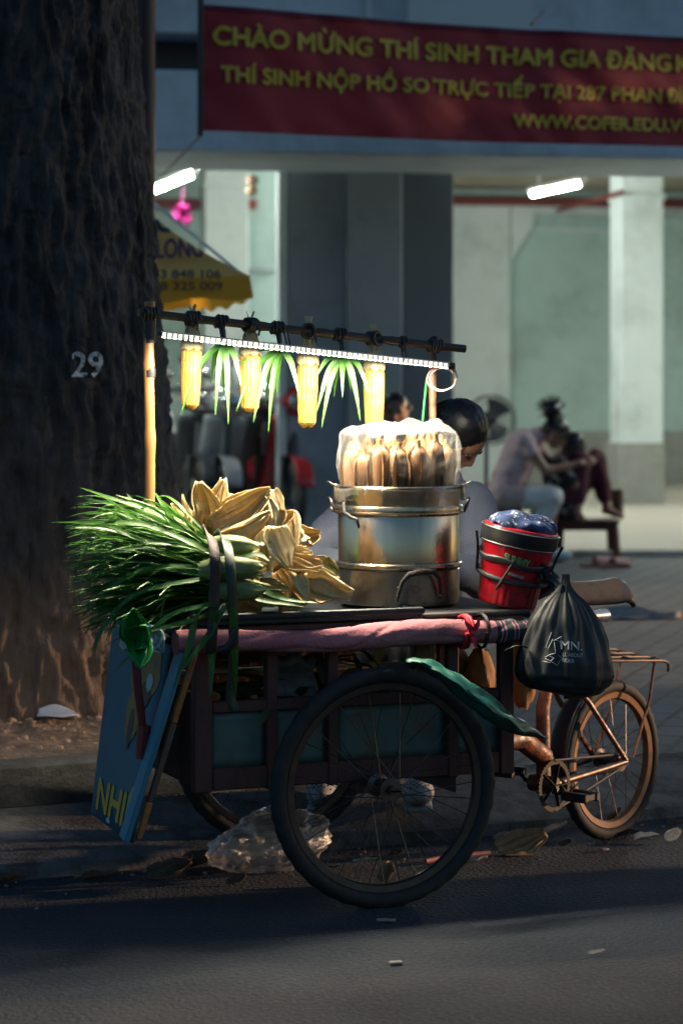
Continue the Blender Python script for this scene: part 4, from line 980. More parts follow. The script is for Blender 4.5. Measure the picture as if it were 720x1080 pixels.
# side lug with ring at the left, one at the right
for s, ax_ in ((-1, V((-.985, -.17, 0))), (1, V((.985, -.17, 0)))):
    sd_ = V((-ax_.y, ax_.x, 0)); R_ = Matrix((ax_, sd_, ZZ)).transposed()
    mb = MB(); mb.box(PC + ax_ * .193 + ZZ * 1.155, (.012, .03, .05), R_, .003); mb.box(PC + ax_ * .203 + ZZ * 1.178, (.03, .035, .004), R_ @ Matrix.Rotation(rad(-35 * 1), 3, 'Y'), .001); obj('lug', mb, m_alu, pot)
    mb = MB(); c = PC + ax_ * .205 + ZZ * 1.118
    mb.tube([c + (ax_ * .35 + ZZ).normalized() * .022 * math.cos(2 * PI * k / 16) + sd_ * .022 * math.sin(2 * PI * k / 16) for k in range(17)], .0035, 6); obj('ring', mb, m_soot, pot)
ax_ = V((-.78, -.625, 0)); sd_ = V((-ax_.y, ax_.x, 0)); q = PC + ax_ * .19
mb = MB(); mb.tube([q + ZZ * 1.13 - sd_ * .02, q + ax_ * .022 + ZZ * 1.125, q + ax_ * .03 + ZZ * 1.10 + sd_ * .012, q + ax_ * .018 + ZZ * 1.085 + sd_ * .03, q + ax_ * .01 + ZZ * 1.08 + sd_ * .045, q + ZZ * 1.055 + sd_ * .045], [.004, .005, .006, .006, .005, .004], 8); obj('clasp', mb, m_black, pot)
# wrapped bail handle at the front low
m_wrap = mat('black_wrap', (.014, .013, .013), .75, col2=(.03, .026, .023), vs=60, bump=.5, bs=60)
def onpot(px, py, off): 
    o = V((0, 0, CAMZ)); d = (P(px, py, 7) - o).normalized(); r_ = .183 + off
    a = d.x ** 2 + d.y ** 2; b = -2 * (d.x * PC.x + d.y * PC.y); c = PC.x ** 2 + PC.y ** 2 - r_ ** 2; k = (-b - math.sqrt(max(0, b * b - 4 * a * c))) / (2 * a)
    return o + d * k
hp = [onpot(418, 634, .008), onpot(420, 626, .012), onpot(424, 614, .02), onpot(431, 606, .026), onpot(444, 603, .028), onpot(457, 603, .026), onpot(463, 610, .02), onpot(464, 622, .012), onpot(464, 631, .008)]
mb = MB(); mb.tube(hp, [.004, .005, .006, .0085, .0095, .0085, .006, .005, .004], 10); h_ = obj('handle', mb, m_wrap, pot)
mb = MB()
for x in (419, 464): 
    for y in (620, 628): mb.ball(onpot(x, y, .014), .003, 8, 6)
obj('rivet', mb, m_alu, h_)

# -------- cooked corn standing in the pot, film over it
m_ck = leaf_mat('cooked_husk', (.14, .062, .020), (.25, .12, .04), .12, .55, 2.5, (8, .7, 1))
def make_cooked(c, h, lean, label, a=0):
    t = thing('cooked_corn', label, 'corn', c, 'cooked corn ears standing in the steamer', a)
    mb = MB(); ps = [(0, .019), (.10, .025), (.3, .0275), (.55, .0285), (.70, .0265), (.78, .0225), (.83, .0155), (.87, .0105), (.93, .0085), (1, .007)]
    R_ = wm(t)
    mb.tube([R_ @ V((lean * f * f, 0, h * f)) for f, _ in ps], [r for _, r in ps], 16, rough=.06); obj('husk', mb, m_ck, t)
    mb = MB()
    for k in range(5):
        an = 2 * PI * k / 5 + a; s = V((math.cos(an), math.sin(an), 0))
        mb.blade([R_ @ (s * .022 + ZZ * .0), R_ @ (s * .0285 + ZZ * h * .35), R_ @ (s * .028 + ZZ * h * .62), R_ @ (s * .012 + ZZ * h * .9)], .03, 8, -.3, s, .5, .9)
    obj('outer_leaf', mb, m_ck, t, 60)
    return t
ck = [(-168, .142, .150, 'brown cooked corn ear at the left edge inside the film'), (-140, .143, .13, 'short cooked corn ear second from the left inside the film'), (-113, .146, .160, 'cooked corn ear third from the left with a long pointed tip'),
      (-91, .148, .152, 'cooked corn ear right of the pot centre with a dark tip'), (-69, .146, .158, 'cooked corn ear behind the film above the wrapped handle'), (-44, .144, .176, 'tallest cooked corn ear near the right edge of the film'), (-14, .142, .158, 'cooked corn ear at the right edge inside the film')]
for ang, r_, h, lb in ck:
    a = rad(ang); make_cooked(PC + V((math.cos(a) * r_, math.sin(a) * r_, 1.155)), h, .004, lb, a)
for k in range(13):
    a = 2 * PI * k / 7 + .3; r_ = .135 if k < 6 else .065; a = rad(20 + k * 28) if k < 6 else 2 * PI * (k - 6) / 7
    make_cooked(PC + V((math.cos(a) * r_, math.sin(a) * r_, 1.15)), random.uniform(.16, .185), .003, 'cooked corn ear hidden deep in the filled steamer', a)
film = plastic_film('corn_film', .018, .30, (.95, .92, .86), 9, (1, 1, 1.6))
mb = MB(); NS, NR = 150, 46; fr = random.Random(3)
angs = [rad(x[0]) for x in ck] + [rad(20 + k * 28) for k in range(6)]
def filmpt(u, v):
    a = 2 * PI * u
    bul = max([math.exp(-(((a - q + PI) % (2 * PI)) - PI) ** 2 / .022) for q in angs])
    if v < .62:
        f = v / .62; z = lerp(1.163, 1.318, f); r_ = lerp(.174, .180, f) + .012 * math.sin(f * PI) - .013 * (1 - bul) * math.sin(f * PI) ** .5
    else:
        f = (v - .62) / .38; r_ = .180 * math.cos(f * PI / 2) ** .55 - .004 * (1 - bul) * (1 - f); z = 1.318 + .040 * math.sin(f * PI / 2)
    w = .0065 * nz((math.cos(a) * 4, math.sin(a) * 4, z * 26 + 3 * nz((a * 2, 0, z * 5))), 1.3) + .004 * nz((math.cos(a) * 11, math.sin(a) * 11, z * 40), 1.0)
    lump = .026 * nz((r_ * math.cos(a) * 13, r_ * math.sin(a) * 13, 4), 1.0) + .008 * nz((r_ * math.cos(a) * 40, r_ * math.sin(a) * 40, 4), 1.0) if v > .5 else 0
    r_ = max(0, r_ + w * (1 if r_ > .02 else 0))
    return PC + V((r_ * math.cos(a), r_ * math.sin(a), z + lump * min(1, (v - .5) * 4) + w * .6))
mb.grid(filmpt, NS, NR)
tf_ = thing('plastic_film', 'crumpled clear plastic film wrapped over the cooked corn in the steamer', 'plastic film', PC + ZZ * 1.16)
obj('cover', mb, film, tf_, 80)
mb = MB()
def skirt(u, v):
    a = 2 * PI * u; hang = .03 + .022 * (nz((math.cos(a) * 2, math.sin(a) * 2, 1), 1.5)) + .012 * nz((math.cos(a) * 7, math.sin(a) * 7, 1), 1.)
    z = 1.166 + .008 - hang * v; r_ = .181 + .0125 * min(1, v * 4) + .004 * nz((math.cos(a) * 12, math.sin(a) * 12, z * 20), 1)
    return PC + V((r_ * math.cos(a), r_ * math.sin(a), z))
mb.grid(skirt, 160, 8); obj('loose_edge', mb, film, tf_, 80)

# -------- red bucket
BKC = P(533, 640, 7.17); tilt = Matrix.Rotation(rad(11), 3, 'Y') @ Matrix.Rotation(rad(4), 3, 'X')
BKC.z = .822
m_redp = mat('red_plastic', (.42, .008, .018), .28, col2=(.48, .012, .022), vs=4, dirt=(.14, .012, .014), ds=9, dlo=.44, dhi=.62, coat=.1, rv=.18)
bk_ = thing('bucket', 'red ribbed plastic tub with a black lid band strapped to the back of the cart', 'bucket', BKC)
def Bk(p): return BKC + tilt @ V(p)
def ribf(r, z, a): return r * (1 - (.022 * max(0, math.cos(a * 26)) if z < .085 and r > .06 else 0)) if r > .05 else r
mb = MB(); mb.lathe([(0, .004), (.082, .004), (.087, .008), (.0885, .02), (.093, .078), (.0955, .088), (.097, .1), (.108, .185), (.109, .187)], BKC, 156, tilt, ribf); body_ = obj('tub', mb, m_redp, bk_, 50)
mb = MB(); mb.lathe([(.104, .184), (.1125, .185), (.1135, .188), (.1165, .226), (.1155, .232), (.110, .234)], BKC, 64, tilt, None, False); obj('lid_band', mb, mat('black_plastic', (.012, .014, .015), .3, col2=(.02, .022, .024), vs=8, coat=.1), bk_, 40)
mb = MB(); mb.lathe([(.112, .2335), (.110, .238), (.07, .246), (0, .248)], BKC, 48, tilt); obj('lid', mb, m_redp, bk_, 40)
for z, r_ in ((.187, .1137), (.230, .1172)):
    mb = MB(); mb.tube([Bk(((r_) * math.cos(2 * PI * k / 48), r_ * math.sin(2 * PI * k / 48), z)) for k in range(49)], .0015, 5); obj('trim_line', mb, mat('grey_trim', (.3, .28, .27), .3, metal=.5), bk_)
def tub_r(z): return lerp(.097, .108, (z - .1) / .085) if z > .1 else lerp(.0885, .0955, (z - .02) / .068)
def ontub(ang, z, off): r_ = tub_r(z) + off; return Bk((r_ * math.cos(ang), r_ * math.sin(ang), z))
def tubtext(body, a0, a1, z0, cap, m, off, bold, nm='lettering'):
    return lettering(body, lambda x, y: ontub(lerp(a0, a1, x), z0 + y * cap - .010 * x, off), m, bk_, bold, nm)
tubtext('SUNNY', rad(-112), rad(-70), .146, .020, mat('cream_print', (.62, .60, .40), .5), .0012, .075)
tubtext('SUNNY', rad(-111.3), rad(-70.7), .1465, .019, mat('green_print', (.05, .30, .05), .5), .0022, .02)
mb = MB(); mb.grid(lambda u, v: ontub(lerp(rad(-104), rad(-74), u), lerp(.104, .113, v) - .006 * u, .0013), 12, 2); obj('sticker', mb, mat('pale_sticker', (.45, .40, .38), .5, col2=(.3, .2, .2), vs=60), bk_)
m_cordb = mat('black_strap', (.010, .013, .015), .55, col2=(.02, .024, .026), vs=40)
mb = MB()
mb.tube([ontub(rad(-205) + rad(235) * k / 40, .150 - .028 * (k / 40) + .004 * math.sin(k * .5), .006) for k in range(41)], .006, 8, flat=1.6)
obj('strap', mb, m_cordb, bk_)
mb = MB(); mb.tube([ontub(rad(-205) + rad(235) * k / 40, .098 - .012 * math.sin(k / 40 * PI) - .006 * k / 40, .007) for k in range(41)], .0075, 8)
mb.tube([ontub(rad(-96), .150, .008), ontub(rad(-103), .11, .012), ontub(rad(-110), .078, .012), ontub(rad(-117), .052, .010)], [.003, .004, .005, .004], 6)
obj('strap', mb, m_cordb, bk_)
for an in (-172, -8):
    mb = MB(); a = rad(an); mb.tube([ontub(a, .205, .02), ontub(a, .17, .014), ontub(a, .13, .012), ontub(a, .095, .012)], .0045, 6); obj('side_clip', mb, m_cordb, bk_)
mb = MB()
kc = P(577, 608, 7.1)
mb.tube([ontub(rad(0), .09, .01), P(572, 598, 7.08), kc, P(583, 612, 7.08), P(592, 622, 7.06)], [.008, .012, .016, .012, .008], 8)
for k in range(5): 
    a = 2 * PI * k / 5; mb.tube([kc, kc + V((.03 * math.cos(a), -.012, .03 * math.sin(a))), kc + V((.02 * math.cos(a + 1), -.02, .02 * math.sin(a + 1)))], .0055, 6)
obj('strap_knot', mb, m_cordb, bk_)
mb = MB()
def blf(u, v):
    a = 2 * PI * u; r_ = (.10 + .018 * nz((math.cos(a) * 1.5, math.sin(a) * 1.5, 9), 1.2)) * v
    z = .250 + .030 * (1 - v ** 2.2) + .016 * nz((r_ * math.cos(a) * 22, r_ * math.sin(a) * 22, 2), 1) * (.3 + v) - (.014 if v > .96 else 0)
    return Bk((r_ * math.cos(a) * 1.02, r_ * math.sin(a), z))
mb.grid(blf, 72, 18)
tag(obj('folded_cloth', mb, mat('blue_print_cloth', (.006, .018, .060), .85, col2=(.010, .04, .14), vs=9, dirt=(.45, .48, .55), ds=52, dlo=.56, dhi=.62), None, 70, .004), 'crumpled dark blue printed cloth lying on the lid of the red tub', 'cloth')

# -------- black drawstring bag
m_bag = mat('black_bag', (.007, .0095, .011), .55, col2=(.014, .018, .020), vs=6, bump=.25, bs=25, st=(1, 1, .35), coat=.05)
bagc = P(594, 730, 7.02); bg = thing('drawstring_bag', 'full black drawstring bag with white printed logo hanging from the push bar', 'bag', V((bagc.x, bagc.y, .575)))
mb = MB()
prof = [(0, .0), (.06, .002), (.105, .012), (.132, .032), (.142, .06), (.139, .10), (.122, .16), (.096, .22), (.062, .27), (.028, .300), (.016, .318), (.011, .335), (.010, .350)]
def bagf(u, v):
    a = 2 * PI * u; x = v * (len(prof) - 1); i = min(int(x), len(prof) - 2); f = x - i
    r_ = lerp(prof[i][0], prof[i + 1][0], f); z = lerp(prof[i][1], prof[i + 1][1], f)
    f2 = v ** 1.5; r_ *= 1 + (.22 * f2 * nz((math.cos(a) * 4, math.sin(a) * 4, 1), 1.6) + .08 * math.sin(a * 13 + nz((z * 6, 0, 0)) * 4) * f2) + .07 * nz((math.cos(a) * 1.5, math.sin(a) * 1.5, z * 9), 1.2) + .03 * nz((math.cos(a) * 5, math.sin(a) * 5, z * 14), 1.2)
    if v > .2: r_ -= .006 * max(0, math.sin(z * 60 + 4 * nz((a, 0, 0)))) * (1 if z < .06 else 0)
    return V((bagc.x + r_ * math.cos(a) + .0 + .006 * v, bagc.y + r_ * math.sin(a) * .62, .575 + z - .012 * math.cos(a) * (1 - v)))
mb.grid(bagf, 110, 60); obj('body', mb, m_bag, bg, 60)
bvg = BVHTree.FromPolygons([tuple(p) for p in mb.v], mb.f)
def onbag(px, py, off=.0016):
    o = V((0, 0, CAMZ)); d = (P(px, py, 7) - o).normalized(); h = bvg.ray_cast(o, d); return h[0] - d * off if h[0] else o + d * 7
m_wp = mat('white_print', (.42, .44, .46), .6)
def bagline(body, x0, x1, y, cap, bold): lettering(body, lambda x, yy: onbag(lerp(x0, x1, x), y + 1.5 * x - yy * cap), m_wp, bg, bold)
bagline('MN.', 591, 613.5, 684.5, 9.5, .015); bagline('LL ABOUT', 593, 614.5, 692, 4.2, .0); bagline('RDER', 592.5, 605.5, 698, 4.2, .0)
mb = MB()
for pl in ([(575, 683), (581, 667)], [(577.5, 684), (582.5, 674)], [(583, 676), (592, 671), (590, 677), (586, 675)], [(584, 677), (585.5, 689), (580, 690), (573, 694), (580, 697), (584, 694), (577, 691)], [(580, 697), (587, 702), (592, 694), (588, 691)], [(590, 677), (591, 682)], [(572, 697), (580, 699)]):
    pts = [onbag(lerp(pl[i][0], pl[i + 1][0], k / 5), lerp(pl[i][1], pl[i + 1][1], k / 5), .001) for i in range(len(pl) - 1) for k in range(6)]
    pts = [p for i, p in enumerate(pts) if i == 0 or (p - pts[i - 1]).length > 1e-4]; mb.tube(pts, .0009, 4)
obj('line_drawing', mb, m_wp, bg)
mb = MB()
for s in (-1, 1): mb.tube([V((bagc.x + .006 * s, bagc.y - .01, .895)), P(592 + 6 * s, 640, 7.0), P(590 + 7 * s, 630, 7.05), P(586 + 4 * s, 618, 7.08), P(580 + 3 * s, 610, 7.1)], .006, 7)
obj('drawstring', mb, m_cordb, bg)
mb = MB(); mb.blade([P(556, 684, 6.97), P(545, 682, 6.95), P(532, 686, 6.95)], .02, 6, .4, ZZ); obj('torn_tag', mb, m_cordb, bg, 60)

# -------- tan sack behind the rear post, sacks inside the box
m_sack = mat('tan_sack', (.42, .19, .06), .7, col2=(.50, .25, .09), vs=6, bump=.5, bs=14, dirt=(.28, .12, .05), ds=8)
def lump(c, r, sd, sy=1., n=32): 
    mb = MB(); mb.ball(c, r, n, n // 2 + 4, None, lambda d: .10 * nz(d * 1.6, 1.2, sd) + .05 * nz(d * 5, 1.0, sd) + .035 * math.sin(d.x * 14 + d.z * 5 + sd)); return mb
c = P(550, 700, 7.42)
mb = lump(c, (.055, .05, .135), 3); mb.tube([c + ZZ * .12, c + ZZ * .17, c + ZZ * .21], [.02, .014, .02], 8)
tag(obj('cloth_sack', mb, m_sack), 'sunlit tan cloth sack hanging behind the rear post of the cart', 'sack')
tag(obj('cloth_sack', lump(P(470, 700, 7.38), (.07, .06, .075), 5), m_sack), 'tan sack lying inside the cart box behind the slats', 'sack')
tag(obj('cloth_sack', lump(P(506, 712, 7.34), (.045, .05, .085), 15), m_sack), 'small tan sack standing upright in the box beside the rear post', 'sack')
tag(obj('straw_sack', lump(P(447, 690, 7.15), (.035, .05, .06), 7), mat('straw_sack', (.40, .27, .10), .8, col2=(.28, .17, .06), vs=22, st=(1, 1, .2), bump=.6, bs=30)), 'straw coloured sack showing in the cart box above the big wheel', 'sack')
tag(obj('cloth_sack', lump(C(-.45, .42, .53), (.05, .12, .05), 8), mat('dull_sack', (.17, .12, .09), .85, col2=(.22, .16, .12), vs=8, bump=.4, bs=20)), 'dull brown sack rolled inside the front end of the cart box', 'sack')
mb = MB()
for k in range(70):
    a = random.uniform(-.46, .2); b = random.uniform(.16, .6); p = C(a, b, random.uniform(.40, .62)); d = (U * random.uniform(-1, 1) + W * random.uniform(-.6, .6) + ZZ * random.uniform(-.1, .5)).normalized() * random.uniform(.1, .25)
    mb.blade([p, p + d * .5 + ZZ * .02, p + d], random.uniform(.02, .04), 7, .3, V((random.gauss(0, .4), random.gauss(0, .4), 1)))
hf = obj('corn_leaves', mb, leaf_mat('stored_leaf', (.05, .07, .03), (.13, .13, .07), .15), None, 60); hf['kind'] = 'stuff'
mb = MB(); mb.grid(lambda u, v: C(lerp(-.29, -.14, u), .16 + .05 * nz((u * 3, v * 3, 1), 1) + .05 * v, lerp(.585, .70, v) + .02 * nz((u * 4, v * 2, 5), 1)), 16, 10)
tag(obj('cloth_bundle', mb, mat('grey_brown_cloth', (.12, .11, .10), .85, col2=(.17, .15, .13), vs=10, bump=.4, bs=20), None, 60, .01), 'grey brown cloth bundle stuffed in the box above the side panel', 'cloth')
# green tarpaulin strip over the wheel
m_tarp = mat('green_tarp', (.005, .08, .058), .45, col2=(.008, .105, .075), vs=5, bump=.5, bs=16, st=(1, 1, .5))
tl_ = [(428, 697, 3, 6.80), (450, 701, 9, 6.79), (475, 716, 13, 6.785), (500, 736, 17, 6.79), (525, 754, 17, 6.83), (548, 768, 11, 6.92), (562, 773, 6, 7.0), (577, 778, 2, 7.08)]
mb = MB()
def tpf(u, v):
    x = u * (len(tl_) - 1); i = min(int(x), len(tl_) - 2); f = x - i; a, b = tl_[i], tl_[i + 1]
    px, py, w_, Y = [lerp(a[k], b[k], f) for k in range(4)]
    s = 2 * v - 1; px += s * w_ * -.30; py += s * w_ * .62 + 1.5 * nz((u * 6, v * 2, 2), 1)
    return P(px + 3 * nz((u * 9, v * 2, 4), 1), py + 3.5 * nz((u * 10, v * 4, 7), 1), Y - .025 * (1 - s * s) + .03 * abs(s) + .03 * nz((u * 9, v * 3, 0), 1.2))
mb.grid(tpf, 50, 10)
tag(obj('tarpaulin_strip', mb, m_tarp, None, 60, .0025), 'torn green plastic strip draped from the box over the near wheel', 'plastic strip')

# -------- light strip
m_chan = mat('strip_housing', (.55, .55, .55), .4, metal=.4)
DIODE = 3700.0
m_led = mat('led_bead', (1, .93, .80), .4, emit=3.2)
lS, lE = P(170, 352.5, 6.885), P(472, 385.5, 7.245); ld = (lE - lS).normalized(); ln = ZZ.cross(ld).normalized()
t = thing('led_strip_light', 'bright white LED strip lamp tied under the cross pole above the corn', 'strip lamp', (lS + lE) / 2)
lu = ld.cross(ln) * -1
if lu.z < 0: lu = -lu
mb = MB(); mb.beam(lS + lu * .0075, lE + lu * .0075, .026, .004); obj('housing', mb, m_chan, t)
mb = MB(); NBD = 55
for k in range(NBD):
    c = lerp(lS, lE, (k + .5) / NBD); mb.box(c - ln * .003 - lu * .001, (.0070, .010, .0105), Matrix((ld, ln, lu)).transposed(), .001)
obj('led_bead', mb, m_led, t)
mb = MB(); mb.tube([lE, lE + ld * .02], .011, 10); mb.tube([lS - ld * .01, lS], .008, 8); obj('end_cap', mb, m_black, t)
m_dio = mat('led_diode', (1, .87, .66), .4, emit=DIODE)
_n = m_dio.node_tree.nodes; _l = m_dio.node_tree.links; _g = _n.new('ShaderNodeNewGeometry'); _k = _n.new('ShaderNodeMath'); _k.operation = 'MULTIPLY_ADD'
_k.inputs[1].default_value = -DIODE; _k.inputs[2].default_value = DIODE; _l.new(_g.outputs['Backfacing'], _k.inputs[0]); _l.new(_k.outputs[0], _n['Principled BSDF'].inputs['Emission Strength'])   # a diode shines from its face only
mb = MB()
for k in range(NBD):
    c = lerp(lS, lE, (k + .5) / NBD) - ln * .003 - lu * .0075
    mb.add([c + ld * (.0034 * x) + ln * (.0052 * y) - lu * .0006 for x, y in ((-1, -1), (1, -1), (1, 1), (-1, 1))], [(3, 2, 1, 0)])
obj('led_diode', mb, m_dio, t, 0)
for px in (232, 300, 424):
    mb = MB(); q = pole_at(px); k = (px - 170) / 302; s_ = lerp(lS, lE, k); mb.tube([q + ZZ * .014, q - W * .016, s_ + lu * .012 - ln * .012, s_ + lu * .0, s_ + lu * .010 + ln * .012, q + W * .014, q + ZZ * .014], .0022, 5); obj('tie', mb, m_black, t)
mb = MB(); c = P(465, 400, 7.33)
def loop(r_, ph, dx): return [c + V(((r_ * math.cos(a)) * 1.0 + dx, .006 * math.sin(3 * a + ph), r_ * .85 * math.sin(a))) for a in [rad(20 - k * 13) for k in range(28)]]
mb.tube([lE + ld * .018, P(480, 392, 7.33)] + loop(.043, 0, .0), .0020, 6); obj('cable', mb, mat('pink_wire', (.45, .16, .12), .4), t)
mb = MB(); mb.tube([P(480, 392, 7.335)] + loop(.039, 1, .004), .0017, 6); obj('cable', mb, mat('white_wire', (.55, .5, .48), .4), t)
mb = MB(); mb.tube([lE + ld * .018, P(478, 389, 7.33), P(481, 399, 7.33)], .0055, 7); obj('cable_plug', mb, m_black, t)

# -------- hanging corn
m_cob = mat('corn_kernels', (.25, .142, .020), .38, col2=(.32, .195, .036), vs=30, coat=.1, sss=.15)
m_ph = leaf_mat('peeled_husk', (.42, .36, .20), (.60, .54, .36), .4, .55, 2.5, (8, .6, 1))
def make_corn(label):
    t = thing('hanging_corn', label, 'corn', (0, 0, 0), 'peeled corn cobs hanging from the cross pole')
    mb = MB(); n, seg = 198, 126; L = .176
    vs = []; uvs = []
    for i in range(n + 1):
        f = i / n; z = -.085 - L * f; r0 = .0305 * min(1, (1.02 - f) * 9) ** .45 * (1 - .20 * f * f) * min(1, .75 + f * 4)
        for k in range(seg):
            a = 2 * PI * k / seg; row = abs(math.sin(a * 7)); kz = abs(math.sin(f * PI * 28 + .8 * nz((round(a * 7 / PI) * 3, f * 3, 1), 1)))
            rr = r0 * (1 + .10 * (min(row, .8) ** .5 * (.55 + .45 * min(kz, .8) ** .5) - .7) + .02 * nz((a * 3, f * 9, 0), 1))
            vs.append(V((rr * math.cos(a), rr * math.sin(a), z))); uvs.append((k / seg, f))
    fs = [(i * seg + k, i * seg + (k + 1) % seg, (i + 1) * seg + (k + 1) % seg, (i + 1) * seg + k) for i in range(n) for k in range(seg)] + [tuple(n * seg + k for k in range(seg))]
    fs = [tuple(reversed(f)) for f in fs]
    mb.add(vs, fs, uvs); obj('cob', mb, m_cob, t, 80)
    mb = MB()
    for k in range(7):
        a = 2 * PI * k / 7; s = V((math.cos(a), math.sin(a), 0))
        mb.blade([V((0, 0, -.008)) + s * .006, s * .016 + ZZ * -.035, s * .031 + ZZ * -.068, s * .0335 + ZZ * -.092], .038, 8, -.25, s, .8, .4)
        if k % 3 == 0: mb.blade([V((0, 0, .01)), s * .007 + ZZ * .03, s * .012 + ZZ * .042], .012, 5, .2, s, .9, .8)
    obj('husk', mb, m_ph, t, 60)
    mb = MB(); knot(mb, V((0, 0, 0)), .0185, 4, .0048, V((.95, .3, 0)).normalized()); mb.ball((0, -.008, -.012), (.012, .012, .018), 10, 6)
    mb.tube([V((.012, -.016, .0)), V((.018, -.02, -.018)), V((.016, -.018, -.032))], .003, 6)
    obj('tie', mb, m_black, t)
    return t
labs = ['hanging peeled corn cob closest to the tree', 'hanging corn cob second from the tree with a leaf across it', 'longest looking hanging corn cob in front of the grey pillar', 'hanging corn cob directly above the bagged corn']
c0 = make_corn(labs[0])
for i, (px, sc_) in enumerate(((203, 1.0), (264, 1.0), (325, 1.04), (394, 1.03))):
    o = c0 if i == 0 else dup(c0, (0, 0, 0), None, labs[i])
    o.location = pole_at(px); o.rotation_euler = (rad(1), rad((1.5, -.5, -1, 2)[i]), rad(40 * i)); o.scale = (sc_ * (1.05 if i % 2 else 1), sc_, sc_ * (1.03, 1.0, 1.07, 1.04)[i])
# pandan sprigs between them
for i, (px, tips, lb) in enumerate(((233, [(190, 439), (227, 438), (222, 405), (241, 448), (255, 408), (236, 420)], 'pandan leaf sprig hanging between the first and second corn cobs'),
                              (292, [(249, 434), (267, 446), (280, 425), (283, 456), (317, 423), (292, 420), (250, 388)], 'pandan leaf sprig hanging in the middle of the pole'),
                              (358, [(334, 434), (339, 451), (352, 420), (361, 419), (380, 445), (370, 412), (389, 415), (333, 398)], 'pandan leaf sprig hanging next to the last corn cob'))):
    q = pole_at(px); t = thing('pandan_sprig', lb, 'leaf sprig', q - ZZ * .05, 'pandan sprigs hanging from the cross pole')
    mb = MB()
    for k, (tx, ty) in enumerate(tips):
        p2 = P(tx, ty, q.y + (.05 if k % 3 == 2 else -.07)); st_ = q - ZZ * .06 - W * .03; m1 = lerp(st_, p2, .4) + V((p2.x - st_.x, 0, 0)) * .16 + ZZ * .016
        mb.blade([st_, m1, p2], .0185, 12, .35, V((random.gauss(0, .3), -1, .3)), .45, .7)
    obj('leaves', mb, m_pand, t, 60)
    mb = MB(); knot(mb, q, .017, 3, .0055); mb.tube([q, q - ZZ * .03 - W * .02, q - ZZ * .065 - W * .03], [.008, .009, .007], 8); obj('tie', mb, m_black, t)

# -------- folding sign hung at the front
m_sb = mat('sign_blue', (.010, .085, .135), .55, col2=(.014, .105, .16), vs=4, bump=.1, bs=30, dirt=(.015, .075, .12), ds=5, dlo=.5, dhi=.75)
m_or = mat('sign_orange_edge', (.48, .19, .05), .6, col2=(.40, .14, .04), vs=12, dirt=(.2, .09, .05), ds=20)
m_sy = mat('sign_yellow', (.55, .33, .02), .6, col2=(.48, .27, .02), vs=12, dirt=(.2, .12, .03), ds=30, dlo=.6, dhi=.7)
t = thing('sign_board', 'worn blue folding sign board with yellow lettering hung at the front of the cart', 'sign', P(120, 880, 6.9))
TLc, BLc, BRc, TRc = P(122, 652, 7.10), P(98, 858, 7.06), P(139, 889, 6.74), P(186, 662, 6.80)
def sgn(u, v, off=0.):
    q = lerp(lerp(BLc, BRc, u), lerp(TLc, TRc, u), v); return q + V((-.93, -.366, 0)) * off
mb = MB(); mb.grid(sgn, 6, 8); obj('panel', mb, m_sb, t, 40, .012)
lettering('NHIÊ', lambda x, y: sgn(.13 + x * .84, .050 + y * .158, .0085), m_sy, t, .045)
mb = MB()
def blob(cx, cy, rx, ry, sd, off):
    n = 26; vs = [sgn(cx, cy, off)]
    for k in range(n): a = 2 * PI * k / n; r_ = 1 + .28 * nz((math.cos(a) * 2, math.sin(a) * 2, sd), 1.2); vs.append(sgn(min(1, max(0, cx + rx * r_ * math.cos(a))), min(1, cy + ry * r_ * math.sin(a)), off))
    mb.add(vs, [(0, 1 + k, 1 + (k + 1) % n) for k in range(n)])
blob(.70, .80, .26, .16, 1, .0085); blob(.62, .58, .14, .14, 2, .009); obj('painted_corn', mb, mat('faded_mustard', (.26, .16, .03), .6, col2=(.20, .11, .02), vs=12, dirt=(.06, .07, .07), ds=22, dlo=.5, dhi=.65), t, 0)
mb = MB(); blob(.74, .66, .10, .07, 5, .0095); blob(.60, .50, .05, .10, 7, .0097); blob(.68, .88, .04, .07, 9, .0096); obj('painted_shading', mb, mat('sign_brown', (.07, .03, .02), .6), t, 0)
mb = MB(); blob(.80, .73, .055, .04, 11, .0102); blob(.45, .03, .05, .012, 4, .0085); obj('painted_highlight', mb, mat('sign_pale', (.30, .38, .42), .6), t, 0)
e0, e1, e2 = P(131, 886, 6.66), P(160, 780, 6.655), P(191, 688, 6.65)
mb = MB(); mb.beam(e0, e2, .066, .016, V((.35, -.93, 0)).cross(e2 - e0)); obj('prop_board', mb, mat('sign_blue_edge', (.035, .16, .24), .6, col2=(.05, .20, .28), vs=6, dirt=(.20, .22, .23), ds=7, dlo=.58, dhi=.7), t)
dd = (e2 - e0); nx = V((.93, .30, 0)).normalized()
for f0, f1, m_ in ((.0, .20, m_or), (.201, .62, mat('bare_wood', (.10, .065, .05), .7, col2=(.14, .09, .06), vs=15)), (.621, 1.0, m_or)):
    mb = MB(); mb.beam(e0 + dd * f0 + nx * .040, e0 + dd * f1 + nx * .040, .014, .018, V((.35, -.93, 0)).cross(dd)); obj('edge_strip', mb, m_, t)
